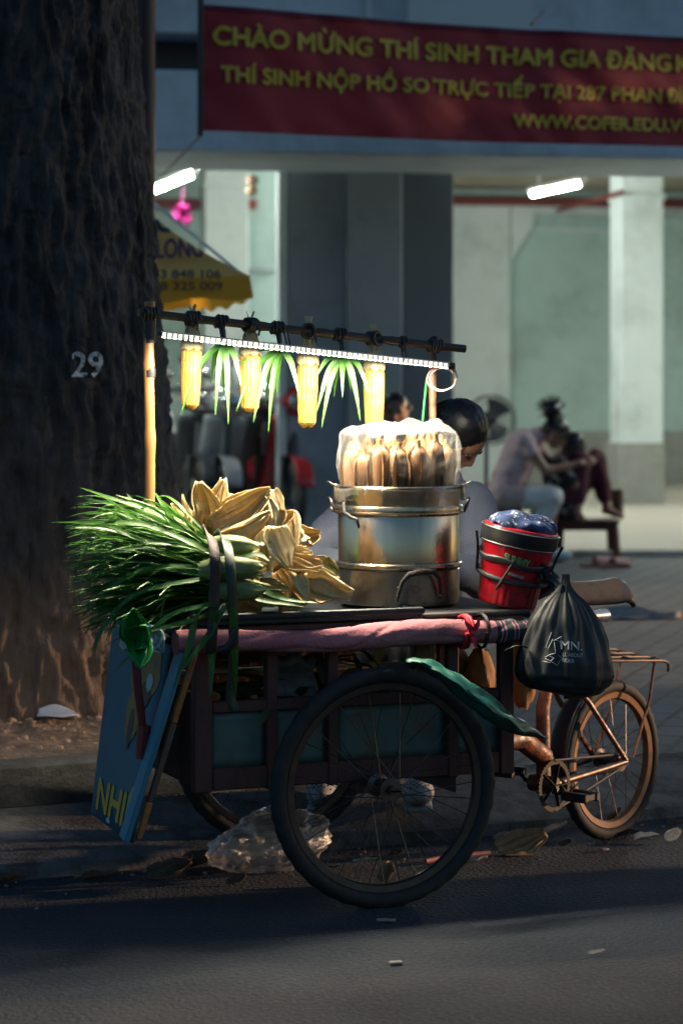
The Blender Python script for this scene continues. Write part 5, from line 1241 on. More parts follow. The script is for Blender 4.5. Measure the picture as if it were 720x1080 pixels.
# green bag tied at the handle
mb = MB(); c = P(144, 676, 6.60)
for k, (dx, dy, l) in enumerate(((-10, -22, 22), (6, 14, 20), (12, 6, 24), (-4, -30, 14), (10, -16, 18), (2, 26, 22))):
    p1 = P(144 + dx, 676 + dy, 6.59 - .01 * k); petal(mb, c, p1 - c, V((.2, -1, .2)), (p1 - c).length * 1.25, .075, .6, .15, .3, k)
tag(obj('plastic_bag', mb, mat('bright_green_bag', (.012, .19, .035), .4, col2=(.02, .26, .05), vs=8, bump=.3, bs=20), None, 60, .001), 'bright green plastic bag scrap knotted at the front handle', 'plastic bag')
mb = MB(); c = P(158, 676, 6.66); petal(mb, P(150, 664, 6.66), P(172, 690, 6.66) - P(150, 664, 6.66), V((.3, -1, .3)), .085, .075, .5, .1, .2, 8); petal(mb, P(166, 662, 6.67), P(156, 688, 6.65) - P(166, 662, 6.67), V((.1, -1, .3)), .075, .05, .5, .1, .2, 9)
tag(obj('plastic_bag', mb, mat('pale_blue_bag', (.30, .42, .50), .5, col2=(.40, .50, .56), vs=9), None, 60, .001), 'pale blue plastic scrap stuffed beside the green bag', 'plastic bag')

# -------- litter and leaves on the road
gc = G(276, 926, 0.0)
mb = MB(); RG = rotz(rad(14))
def gbag(d): return .30 * nz(d * 1.4, 1.0, 31) + .16 * nz(d * 4.2, 1.0, 32) + .07 * nz(d * 10, 1.0, 33)
mb.ball(gc + V((.01, .13, .085)), (.175, .11, .095), 84, 46, RG @ Matrix.Rotation(rad(-8), 3, 'Y'), gbag)
for p in mb.v: p.z = max(p.z, .003 + .002 * nz(p, 30))
tag(obj('clear_bag', mb, plastic_film('ground_film', .16, .70, (.72, .66, .62), 26), None, 80), 'crumpled clear plastic bag lying on the road by the far wheel', 'plastic bag')
m_dl = leaf_mat('dead_leaf', (.30, .16, .07), (.46, .28, .14), .1, .75, 2.5, (4, 1, 1))
m_dl2 = leaf_mat('pale_dead_leaf', (.44, .36, .28), (.55, .46, .36), .1, .75, 2.5, (4, 1, 1))
m_dl3 = leaf_mat('dark_dead_leaf', (.07, .04, .026), (.13, .075, .045), .05, .8, 2.5, (4, 1, 1))
LG = 'dead leaves lying on the road'
def leaf(px, py, Lp, ang, m_, label, w=.45, rise=.10, z=None, curl=.5):
    c = G(px, py, 0); zz = max(0, kerb_z(kd(c))) if z is None else z; c = G(px, py, zz); Y = c.y; L = Lp * Y / FPX; d = V((math.cos(ang), math.sin(ang), rise)); mb = MB()
    husk_petal(mb, c - V((d.x, d.y, 0)) * L / 2 + ZZ * .008, d, ZZ + V((0, -.35, 0)), L, L * w * 1.25, .9 + curl * math.sin(px), .16, .5 * math.sin(px), px)
    for p in mb.v: p.z = max(p.z, zz + .004) if kd(p) < -.01 else max(p.z, kerb_z(kd(p)) + .012)
    return tag(obj('dead_leaf', mb, m_, None, 60, .001), label, 'dead leaf', LG)
for a in ((551, 899, 56, .35, m_dl, 'largest dead brown leaf on the road between the wheels', .6, .12), (585, 883, 30, .1, m_dl2, 'pale curled dead leaf just left of the rear wheel', .4, .2),
          (528, 888, 17, -.3, m_dl2, 'small pale dead leaf above the largest brown leaf', .6, .2), (541, 888, 14, .6, m_dl3, 'small dark dead leaf touching the largest brown leaf', .6, .2), (649, 878, 32, -.9, m_dl, 'narrow tan dead leaf leaning on the rear tyre', .34, .8),
          (662, 883, 22, .2, m_dl3, 'dark dead leaf behind the leaf leaning on the tyre', .5, .1), (681, 888, 26, .15, m_dl2, 'pale flat dead leaf right of the rear wheel', .5, .1), (710, 888, 24, .9, m_dl2, 'pale dead leaf at the right edge of the road', .6, .2),
          (411, 931, 26, .9, m_dl, 'curled orange brown dead leaf seen through the near wheel', .8, .5), (385, 912, 26, 0., m_dl2, 'thin pale dead leaf on the road behind the near wheel spokes', .3, .05), (180, 925, 48, .25, m_dl3, 'dark ragged dead leaf in the gutter left of the clear bag', .55, .1),
          (215, 919, 46, -.2, m_dl3, 'broad dark brown dead leaf touching the clear bag', .6, .15), (108, 929, 40, .2, m_dl3, 'dark dead leaf in the gutter below the blue sign', .4, .05), (8, 934, 34, .1, m_dl3, 'dark dead leaf at the far left end of the gutter', .5, .1),
          (504, 912, 20, 0., m_dl2, 'pale dead leaf close to the near tyre on its right', .5, .1), (596, 893, 14, .3, m_dl3, 'tiny dark dead leaf right of the largest brown leaf', .5, .1), (250, 933, 22, .3, m_dl3, 'small dark dead leaf under the clear bag', .5, .1), (628, 1008, 18, .2, m_dl2, 'pale dead leaf strip alone on the open asphalt', .25, .05)):
    leaf(*a)
for i in range(16):
    px = random.choice((random.uniform(520, 720), random.uniform(520, 720), random.uniform(0, 280), random.uniform(380, 500))); py = lerp(922, 874, (px - 100) / 620) + random.uniform(-7, 9)
    leaf(px, py, random.uniform(8, 19), random.uniform(-1, 1), random.choice((m_dl, m_dl2, m_dl3, m_dl3)), 'small dead leaf fragment scattered along the gutter', random.uniform(.4, .7), random.uniform(.05, .3))
m_bit = mat('pale_litter', (.32, .29, .27), .7, col2=(.25, .22, .2), vs=30)
for i, (px, py, w_, lb) in enumerate(((407, 973, 20, 'pale paper stub on the asphalt below the near wheel'), (417, 1018, 14, 'smallest white scrap on the asphalt nearest the camera'), (637, 898, 9, 'tiny pale scrap on the asphalt below the rear wheel'))):
    c = G(px, py, 0); mb = MB(); mb.box(c + ZZ * .007, (w_ * c.y / FPX, .018, .006), rotz(rad(20 * i - 8)), .002); tag(obj('paper_scrap', mb, m_bit), lb, 'litter')
c = G(470, 908, .0); mb = MB(); mb.tube([G(448, 912, 0) + ZZ * .01, c + ZZ * .012, G(516, 903, 0) + ZZ * .01], .008, 8)
tag(obj('plastic_tube', mb, mat('pink_plastic', (.35, .12, .12), .5)), 'thin pinkish plastic tube lying behind the near wheel', 'litter')
# rubble and scraps by the tree
mb = MB(); rr3 = random.Random(9)
def soil_z(p): 
    r_ = (V((p.x, p.y, 0)) - TC).length; return .235 + .06 * max(0, 1 - (r_ - .55) / .5)
for k in range(340):
    px = rr3.uniform(-40, 190); py = rr3.gauss(757, 9) if rr3.random() < .75 else rr3.uniform(745, 785); p = G(px, py, .25); p.z = soil_z(p); 
    if kd(p) < .62: continue
    s_ = abs(rr3.gauss(0, .008)) + .004; mb.ball(p, (s_, s_ * rr3.uniform(.7, 1.2), s_ * .7), 7, 5, rotz(rr3.random() * 3), lambda d: .3 * nz(d * 1.5, 1., k))
for k in range(140):
    a = rr3.uniform(-14, 24); d_ = abs(rr3.gauss(0, .25)); p = K(a * .2 + .2, -d_, .003); s_ = rr3.uniform(.003, .009); mb.ball(p, (s_, s_, s_ * .6), 6, 4, rotz(rr3.random() * 3), lambda d: .3 * nz(d * 1.5, 1., k))
o = obj('rubble', mb, mat('rubble', (.20, .13, .085), .9, col2=(.30, .22, .16), vs=9), None, 30); o['kind'] = 'stuff'
c = G(62, 759, .27); mb = MB(); petal(mb, c - V((.075, 0, -.02)), V((1, -.1, .05)), V((0, -.5, 1)), .15, .075, .4, -.1, .2, 3)
for p in mb.v: p.z = max(p.z, .272)
tag(obj('plastic_scrap', mb, mat('white_scrap', (.42, .44, .48), .6, col2=(.50, .5, .53), vs=14), None, 60, .002), 'pale plastic scrap on the soil at the tree foot', 'litter')
c = G(668, 652, .14); mb = MB(); petal(mb, c - V((.28, 0, 0)), V((1, .0, .0)), V((0, -.3, 1)), .55, .25, .2, .02, .2, 5)
for p in mb.v: p.z = max(p.z, .145)
tag(obj('paper_scrap', mb, m_bit, None, 60, .002), 'pale scrap lying far back on the paving beyond the saddle', 'litter')
# ------------------------------------------------------------------ people
m_skin = mat('skin', (.30, .155, .10), .5, col2=(.35, .185, .12), vs=9, sss=.08)
m_hair = mat('black_hair', (.008, .007, .008), .32, col2=(.016, .013, .013), vs=40, st=(1, 1, .2))
def onb(f, u):
    f = V(f).normalized(); r = f.cross(V(u)).normalized(); u = r.cross(f); return f, r, u
def hand(mb, w, d, n, s=1.):
    """palm, four bent fingers of different lengths and a thumb leaving the palm's side"""
    d = V(d).normalized(); sd = d.cross(V(n)).normalized(); n = sd.cross(d)
    p = V(w) + d * .075 * s; mb.cap(w, p, .026 * s, .030 * s, 10); mb.cap(V(w) + sd * .014 + d * .03, p + sd * .02, .018 * s, .018 * s, 8); mb.cap(V(w) - sd * .014 + d * .03, p - sd * .02, .018 * s, .018 * s, 8)
    for k, L in enumerate((.062, .075, .070, .055)):
        q = p + sd * (.026 - .0175 * k) * s; a = q + (d * .9 - n * .25).normalized() * L * .5 * s; b = a + (d * .5 - n * .8).normalized() * L * .5 * s
        mb.cap(q, a, .0092 * s, .0085 * s, 7); mb.cap(a, b, .0085 * s, .0070 * s, 7)
    q = V(w) + d * .025 * s + sd * .024 * s; a = q + (d * .6 + sd * .75).normalized() * .035 * s; b = a + (d * .9 + sd * .1 - n * .3).normalized() * .03 * s
    mb.cap(q, a, .012 * s, .010 * s, 7); mb.cap(a, b, .010 * s, .008 * s, 7)
LIMBS = {'arm': [('sh', 'el', .050, .040), ('el', 'wr', .039, .027)], 'leg': [('hip', 'kn', .080, .057), ('kn', 'an', .055, .036)]}
def torso_caps(mb, J, g=0.):
    p, c = J['pelvis'], J['chest']; mid = lerp(p, c, .5)
    for a, b, ra, rb in ((J['hipL'], J['hipR'], .105, .105), (lerp(J['hipL'], p, .4), lerp(J['shL'], c, .5), .11, .105), (lerp(J['hipR'], p, .4), lerp(J['shR'], c, .5), .11, .105), (p, c, .12, .115), (J['shL'], c, .058, .085), (J['shR'], c, .058, .085), (c, J['neck'], .085, .05)):
        mb.cap(a, b, ra + g, rb + g, 14)
def person(label, base, J, f, u, hs=1., vox=.011, group=None, eyes=True):
    t = thing('person', label, 'person', base, group); J = {k: V(v) for k, v in J.items()}; s = hs
    f, r, u = onb(f, u); H = J['head']; RH = Matrix((r, f, u)).transposed(); mb = MB()
    torso_caps(mb, J)
    mb.cap(J['neck'], lerp(J['neck'], H, .65), .050 * s, .047 * s)
    for sd in 'LR':
        for k in ('arm', 'leg'):
            for a, b, ra, rb in LIMBS[k]: mb.cap(J[a + sd], J[b + sd], ra, rb, 12)
        mb.cap(J['an' + sd], J['to' + sd], .036, .026, 10); mb.cap(J['an' + sd], J['an' + sd] + (J['an' + sd] - J['to' + sd]).normalized() * .03 - ZZ * .02, .034, .028, 8)
        d = J.get('hd' + sd); d = V(d) if d else (J['wr' + sd] - J['el' + sd]); hand(mb, J['wr' + sd], d, J.get('hn' + sd, (0, 0, 1)), s)
    mb.ball(H, (.076 * s, .094 * s, .106 * s), 24, 18, RH)
    q = lambda x, y, z: H + r * x * s + f * y * s + u * z * s
    mb.cap(q(0, .035, -.07), q(0, .062, -.088), .046 * s, .026 * s); mb.cap(q(-.03, .02, -.05), q(.03, .02, -.05), .05 * s, .05 * s)
    mb.cap(q(0, .088, .012), q(0, .108, -.022), .008 * s, .0135 * s, 10)
    for x in (-1, 1): mb.cap(q(.016 * x, .094, -.056), q(0, .098, -.055), .008 * s, .009 * s, 8); mb.cap(q(.018 * x, .082, .030), q(.045 * x, .070, .030), .010 * s, .009 * s, 8); mb.ball(q(.078 * x, -.008, -.01), (.010 * s, .020 * s, .032 * s), 10, 8, RH)
    obj('body', remeshed(mb, vox, 4), m_skin, t, 180)
    if eyes:
        for x in (-1, 1): mb = MB(); mb.ball(q(.033 * x, .0845, .012), (.015 * s, .008 * s, .0085 * s), 12, 8, RH); obj('eye', mb, mat('eye_dark', (.03, .022, .02), .15), t)
    return t, J, (H, RH, r, f, u, s)
def cloth(t, name, fn, m, vox=.014, wr=.008, ws=12):
    mb = MB(); fn(mb); o = remeshed(mb, vox, 5); o.v = [p + V((nz(p, ws, 1), nz(p, ws, 2), nz(p, ws, 3))) * wr for p in o.v]; return obj(name, o, m, t, 180)
def hair(t, head, m, back=.0, strands=160, sd=0, bun=None, ln=.10, fall=.6, ridge=.0):
    H, RH, r, f, u, s = head; rr_ = random.Random(sd); mb = MB()
    mb.ball(H + u * .014 * s - f * .014 * s, (.083 * s, .096 * s, .104 * s), 60 if ridge else 26, 44 if ridge else 18, RH, lambda d: -.35 * max(0, d.y * .9 - d.z * .6 - (.52 if ridge else .35)) + .03 * nz(d * 4, 1, sd) + ridge * (1 + nz((math.atan2(d.x, d.z + .3) * 9, d.y * 1.2, 1), 1.6) + .6 * nz((math.atan2(d.x, d.z + .3) * 26, d.y * 2, 1), 1.6)))
    for k in range(strands):
        a = rr_.uniform(0, 2 * PI); e = rr_.uniform(.15, 1.0); d = (r * math.cos(a) * math.sqrt(1 - e * e) + f * (math.sin(a) * math.sqrt(1 - e * e) - .2) + u * e).normalized()
        o = H + u * .014 * s - f * .014 * s; p0 = o + RH @ V(((RH.transposed() @ d).x * .086 * s, (RH.transposed() @ d).y * .098 * s, (RH.transposed() @ d).z * .107 * s))
        dn = (d * (.14 if ridge else .35) - u * .7 - ZZ * fall + r * rr_.gauss(0, .06 if ridge else .15)).normalized() * ln * s * rr_.uniform(.6, 1.2)
        mb.tube([p0 - d * .006, p0 + dn * .45 + d * (.003 if ridge else .012), p0 + dn - d * (.006 if ridge else 0)], [.0022 * s, .0026 * s, .0006], 4)
    if bun:
        mb.ball(bun[0], bun[1], 18, 12, None, lambda d: .25 * nz(d * 3, 1, 8))
        for k in range(60):
            d = V((rr_.gauss(0, 1), rr_.gauss(0, 1), rr_.gauss(.4, 1))).normalized(); mb.tube([V(bun[0]) + d * .05, V(bun[0]) + d * (bun[1] + .03) + V((0, 0, .0)), V(bun[0]) + d * (bun[1] + .06)], [.008, .005, .001], 5)
    return obj('hair', mb, m, t, 60)

# the vendor, sitting low behind the stall and bending over it
J = dict(pelvis=(.20, 8.42, .60), chest=(.25, 8.22, 1.0), neck=(.33, 8.13, 1.165), head=P(483, 458, 8.02), shL=(.06, 8.15, 1.055), shR=(.435, 8.10, 1.075), elL=(-.105, 7.88, .90), elR=(.475, 7.97, .84), wrL=(.02, 7.73, .90), wrR=(.30, 7.72, .90),
         hipL=(.11, 8.40, .58), hipR=(.29, 8.40, .58), knL=(.00, 8.06, .58), knR=(.30, 8.06, .58), anL=(-.055, 8.02, .17), anR=(.25, 8.02, .17), toL=(-.065, 7.86, .125), toR=(.25, 7.86, .125))
t, J, hd = person('person in a grey blue long sleeved shirt bending over the stall behind the steamer', (.2, 8.3, .14), J, (.50, -.20, -.84), (.60, -.60, .53))
m_shirt = mat('grey_blue_shirt', (.11, .13, .18), .85, col2=(.14, .16, .215), vs=6, bump=.3, bs=120)
def f(mb):
    torso_caps(mb, J, .022)
    for s in 'LR': mb.cap(J['sh' + s], J['el' + s], .085, .076); mb.cap(J['el' + s], lerp(J['el' + s], J['wr' + s], .8), .074, .05)
cloth(t, 'shirt', f, m_shirt, .012, .012, 11)
def f(mb):
    mb.cap(J['hipL'], J['hipR'], .125, .125)
    for s in 'LR': mb.cap(J['hip' + s], J['kn' + s], .10, .078); mb.cap(J['kn' + s], lerp(J['kn' + s], J['an' + s], .85), .075, .058)
cloth(t, 'trousers', f, mat('dark_trousers', (.03, .03, .035), .85, col2=(.04, .04, .045), vs=8), .014)
hair(t, hd, mat('glossy_black_hair', (.006, .006, .008), .42, col2=(.012, .012, .016), vs=50), sd=3, strands=260, ln=.05, fall=-.1, ridge=.026)
m_clog = mat('grey_clog', (.30, .30, .30), .6, col2=(.38, .38, .37), vs=10, dirt=(.16, .14, .12), ds=12)
for s in 'LR':
    a, b = J['an' + s], J['to' + s]; d = (b - a); d.z = 0; d.normalize(); sd_ = d.cross(ZZ); c = V((a.x, a.y, 0)) + d * .08
    R_ = Matrix((sd_, d, ZZ)).transposed(); mb = MB()
    zg_ = .098
    def cf(dv): return -.18 * max(0, -dv.z) + .02 * nz(dv * 3, 1, 1)
    mb.ball(c + ZZ * (zg_ + .045) + d * .02, (.054, .135, .052), 28, 18, R_, cf)
    sh = obj('clog', mb, m_clog, t, 60)
    mb = MB()
    for i in range(4):
        for j in range(5):
            x = (i - 1.5) * .019 + (.006 if j % 2 else -.003); y = .052 + j * .013 - .5 * abs(x) ; hh = .052 * math.sqrt(max(.02, 1 - (x / .054) ** 2 - ((y) / .135) ** 2))
            mb.ball(c + ZZ * (zg_ + .0445 + hh) + d * (.02 + y) + sd_ * x, (.0042, .0042, .003), 7, 5)
    obj('air_hole', mb, m_black, sh)
    mb = MB(); mb.box(c + ZZ * (zg_ + .008) + d * .02, (.09, .25, .016), R_, .008); obj('sole', mb, m_clog, sh)
mb = MB(); SC_ = V((.20, 8.45, 0)); 
st_ = thing('stool', 'low dark plastic stool under the person behind the stall', 'stool', SC_ + ZZ * .14)
mb.box(SC_ + ZZ * .47, (.30, .26, .03), None, .01); obj('seat', mb, m_black, st_)
for x in (-.11, .11):
    for y in (-.09, .09): mb = MB(); mb.beam(SC_ + V((x * 1.15, y * 1.15, .142)), SC_ + V((x, y, .455)), .03, .03); obj('leg', mb, m_black, st_)

# child behind
YB = 14.6
J = dict(pelvis=(.30, YB + .05, .72), chest=(.315, YB, 1.02), neck=(.32, YB, 1.175), head=P(417, 433, YB), shL=(.19, YB, 1.10), shR=(.44, YB, 1.10), elL=(.155, YB - .02, .90), elR=(.475, YB - .02, .90), wrL=(.17, YB - .12, .73), wrR=(.46, YB - .12, .73),
         hipL=(.23, YB + .04, .70), hipR=(.37, YB + .04, .70), knL=(.22, YB, .43), knR=(.38, YB, .43), anL=(.22, YB + .03, .20), anR=(.39, YB + .03, .20), toL=(.21, YB - .1, .165), toR=(.40, YB - .1, .165))
t, J, hd = person('child with short black hair in a black shirt standing behind the stall', (.31, YB, .14), J, (-.1, -1, -.25), (0, -.1, 1), .93)
m_blk = mat('black_cloth', (.012, .013, .016), .85, col2=(.02, .02, .024), vs=6)
def f(mb):
    torso_caps(mb, J, .012)
    for s in 'LR': mb.cap(J['sh' + s], lerp(J['sh' + s], J['el' + s], .7), .068, .062)
cloth(t, 'shirt', f, m_blk)
def f(mb):
    for s in 'LR': mb.cap(J['hip' + s], J['kn' + s], .10, .078); mb.cap(J['kn' + s], J['an' + s], .07, .055)
cloth(t, 'trousers', f, m_blk)
hair(t, hd, m_hair, sd=4, strands=160, ln=.05)

# two women on stools under the arcade
YW = 19.0
def Q(px, py, dy=0.): return P(px, py, YW + dy)
J = dict(pelvis=Q(530, 521), chest=Q(549, 472, -.05), neck=Q(568, 458, -.08), head=Q(586, 452, -.1), shL=Q(552, 464, -.25), shR=Q(560, 466, .15), elL=Q(575, 497, -.3), elR=Q(585, 492, .2), wrL=Q(604, 490, -.22), wrR=Q(612, 486, .1), hipL=Q(533, 524, -.13), hipR=Q(533, 522, .12),
         knL=Q(583, 525, -.18), knR=Q(580, 522, .14), anL=Q(578, 578, -.15), anR=Q(570, 574, .2), toL=Q(592, 586, -.2), toR=Q(586, 581, .2))
J['head'].z -= .03
t, J, hd = person('person in a pale pink flowered top leaning over, dark hair in a bun', V((Q(540, 590).x, YW, .14)), J, (.75, -.1, -.66), (.66, 0, .75), 1.0, .012)
m_pt = mat('pink_flower_top', (.64, .42, .42), .85, col2=(.74, .53, .52), vs=5, dirt=(.36, .07, .10), ds=9, dlo=.56, dhi=.62)
def f(mb):
    torso_caps(mb, J, .018)
    for s in 'LR': mb.cap(J['sh' + s], lerp(J['sh' + s], J['el' + s], .35), .07, .062)
cloth(t, 'top', f, m_pt, .014)
def f(mb):
    mb.cap(J['hipL'], J['hipR'], .125, .125)
    for s in 'LR': mb.cap(J['hip' + s], lerp(J['hip' + s], J['kn' + s], .5), .112, .10)
cloth(t, 'shorts', f, mat('beige_pink_cloth', (.50, .34, .30), .85, col2=(.58, .42, .37), vs=6), .014)
def f(mb):
    for s in 'LR': mb.cap(lerp(J['hip' + s], J['kn' + s], .45), J['kn' + s], .105, .092); mb.cap(J['kn' + s], lerp(J['kn' + s], J['an' + s], .42) - V((.06, 0, 0)), .09, .075)
    mb.cap(lerp(J['hipL'], J['knL'], .6), lerp(J['hipR'], J['knR'], .6), .09, .09); mb.cap(J['knL'], J['knR'], .08, .08)
cloth(t, 'skirt', f, mat('white_flower_skirt', (.74, .70, .64), .85, col2=(.80, .77, .71), vs=5, dirt=(.42, .10, .10), ds=7, dlo=.58, dhi=.63), .014, .014, 9)
hair(t, hd, m_hair, sd=5, strands=200, ln=.08, bun=(Q(581, 433, -.1), .075))
for s in 'LR':
    a, b = J['an' + s], J['to' + s]; d = (b - a); d.z = 0; d.normalize(); mb = MB(); mb.ball(V((a.x, a.y, .19)) + d * .07, (.05, .13, .05), 18, 12, Matrix((d.cross(ZZ), d, ZZ)).transposed(), lambda q: -.2 * max(0, -q.z)); obj('shoe', mb, m_white, t)
J = dict(pelvis=Q(592, 533, .15), chest=Q(588, 500, .12), neck=Q(594, 482, .08), head=Q(603, 470, .05), shL=Q(590, 490, -.08), shR=Q(588, 490, .3), elL=Q(606, 512, -.1), elR=Q(606, 510, .36), wrL=Q(618, 494, -.02), wrR=Q(620, 494, .3), hipL=Q(597, 534, .02), hipR=Q(597, 534, .28),
         knL=Q(612, 485, -.04), knR=Q(628, 483, .26), anL=Q(608, 541, -.06), anR=Q(640, 538, .26), toL=Q(615, 548, -.15), toR=Q(655, 545, .2))
t, J, hd = person('person in maroon trousers hugging raised knees with bare feet on the stool', V((Q(600, 590).x, YW + .15, .14)), J, (.6, -.5, -.62), (.6, -.1, .78), .98, .012)
m_mt = mat('maroon_trousers', (.085, .016, .026), .8, col2=(.11, .022, .034), vs=6)
def f(mb):
    mb.cap(J['hipL'], J['hipR'], .12, .12)
    for s in 'LR': mb.cap(J['hip' + s], J['kn' + s], .105, .082); mb.cap(J['kn' + s], lerp(J['kn' + s], J['an' + s], .72), .082, .066)
cloth(t, 'trousers', f, m_mt, .014)
def f(mb):
    torso_caps(mb, J, .015)
    for s in 'LR': mb.cap(J['sh' + s], lerp(J['sh' + s], J['el' + s], .8), .064, .056)
cloth(t, 'top', f, mat('checked_top', (.02, .02, .022), .8, col2=(.5, .48, .45), vs=16, lo=.56, hi=.6), .014)
hair(t, hd, m_hair, sd=6, strands=220, ln=.16)
m_wd = mat('dark_red_wood', (.075, .022, .016), .5, col2=(.10, .03, .02), vs=6)
def stool(x0, x1, y, dy, zt_, label):
    a, b = Q(x0, 0), Q(x1, 0); c = (a.x + b.x) / 2; w = abs(b.x - a.x); t = thing('stool', label, 'stool', (c, YW + dy, .14), 'wooden stools under the arcade')
    mb = MB(); mb.box((c, YW + dy, zt_ - .015), (w, .42, .03), None, .01); obj('seat', mb, m_wd, t)
    mb = MB(); 
    for y_ in (-.17, .17): mb.beam((c - w * .4, YW + dy + y_, zt_ - .06), (c + w * .4, YW + dy + y_, zt_ - .06), .02, .05)
    for x_ in (-.4, .4): mb.beam((c + w * x_, YW + dy - .17, zt_ - .07), (c + w * x_, YW + dy + .17, zt_ - .07), .02, .05)
    obj('apron', mb, m_wd, t)
    for x_ in (-1, 1):
        for y_ in (-1, 1): mb = MB(); mb.beam((c + w * .46 * x_, YW + dy + .19 * y_, .14), (c + w * .42 * x_, YW + dy + .17 * y_, zt_ - .03), .045, .045); obj('leg', mb, m_wd, t)
    return t
stool(585, 652, 545, .12, CAMZ - (547 - HZ) * (YW + .1) / FPX, 'dark red wooden stool with bare feet resting on its seat')
stool(505, 550, 537, 0, CAMZ - (538 - HZ) * YW / FPX, 'wooden stool under the person in the flowered top')
mb = MB(); mb.beam(Q(651, 545, .35), Q(650, 516, .36), .05, .09); tag(obj('post_stub', mb, m_wd), 'short dark post standing behind the stool with the bare feet', 'post')
# slippers
for i, (px, py, lb) in enumerate(((629, 598, 'pink slipper on the paving nearer the stool legs'), (647, 599, 'pink slipper on the paving right beside its pair'))):
    c = G(px, py, .14); t = thing('slipper', lb, 'slipper', c, 'pair of pink slippers'); mb = MB(); R_ = rotz(rad(-70 + 12 * i))
    mb.box(c + ZZ * .014, (.10, .25, .026), R_, .012); obj('sole', mb, mat('slipper_sole', (.25, .10, .09), .7), t)
    mb = MB(); mb.grid(lambda u, v: c + R_ @ V(((2 * u - 1) * .055, lerp(-.02, .11, v), .028 + .055 * math.sin(PI * u) * (1 - .3 * v))), 12, 6); obj('strap', mb, mat('slipper_pink', (.50, .24, .21), .7, col2=(.45, .2, .18), vs=20), t, 60, .008)
# pedestal fan
c = P(517, 443, 20.0); t = thing('pedestal_fan', 'dark pedestal fan with a round wire grille behind the person in the flowered top', 'fan', (c.x, c.y + .12, .14))
mg = mat('fan_grey', (.12, .13, .12), .5)
mb = MB(); fd = V((.25, -1, 0)).normalized(); fx = fd.cross(ZZ); 
RF = Matrix((fx, ZZ, fd)).transposed(); FR = .205
for s in (-.045, .045): mb.tube([c + fd * s + RF @ V((FR * math.cos(2 * PI * k / 32), FR * math.sin(2 * PI * k / 32), 0)) for k in range(33)], .006, 6)
for k in range(40):
    a = 2 * PI * k / 40; e = RF @ V((math.cos(a), math.sin(a), 0)); mb.tube([c + fd * .075 + e * .03, c + fd * .07 + e * .12, c + fd * .045 + e * FR, c - fd * .045 + e * FR, c - fd * .07 + e * .10], .002, 4)
obj('grille', mb, mg, t)
for k in range(3):
    a0 = 2 * PI * k / 3; mb = MB(); mb.grid(lambda u, v: c + RF @ V((lerp(.03, .18, u) * math.cos(a0 + (v - .5) * 1.3), lerp(.03, .18, u) * math.sin(a0 + (v - .5) * 1.3), (v - .5) * .05)), 8, 8); obj('blade', mb, mat('fan_blade', (.05, .055, .06), .4), t, 60, .003)
mb = MB(); mb.tube([c - fd * .07, c - fd * .20], [.075, .06], 16); mb.ball(c + fd * .075, (.035, .035, .02), 12, 8); obj('motor', mb, m_dark, t)
mb = MB(); q = c - fd * .12; mb.tube([q, V((q.x, q.y, .16))], .018, 10); obj('stand', mb, m_dark, t)
mb = MB(); mb.lathe([(.2, .141), (.2, .165), (.04, .19)], V((q.x, q.y, 0)), 24); obj('base', mb, m_dark, t)

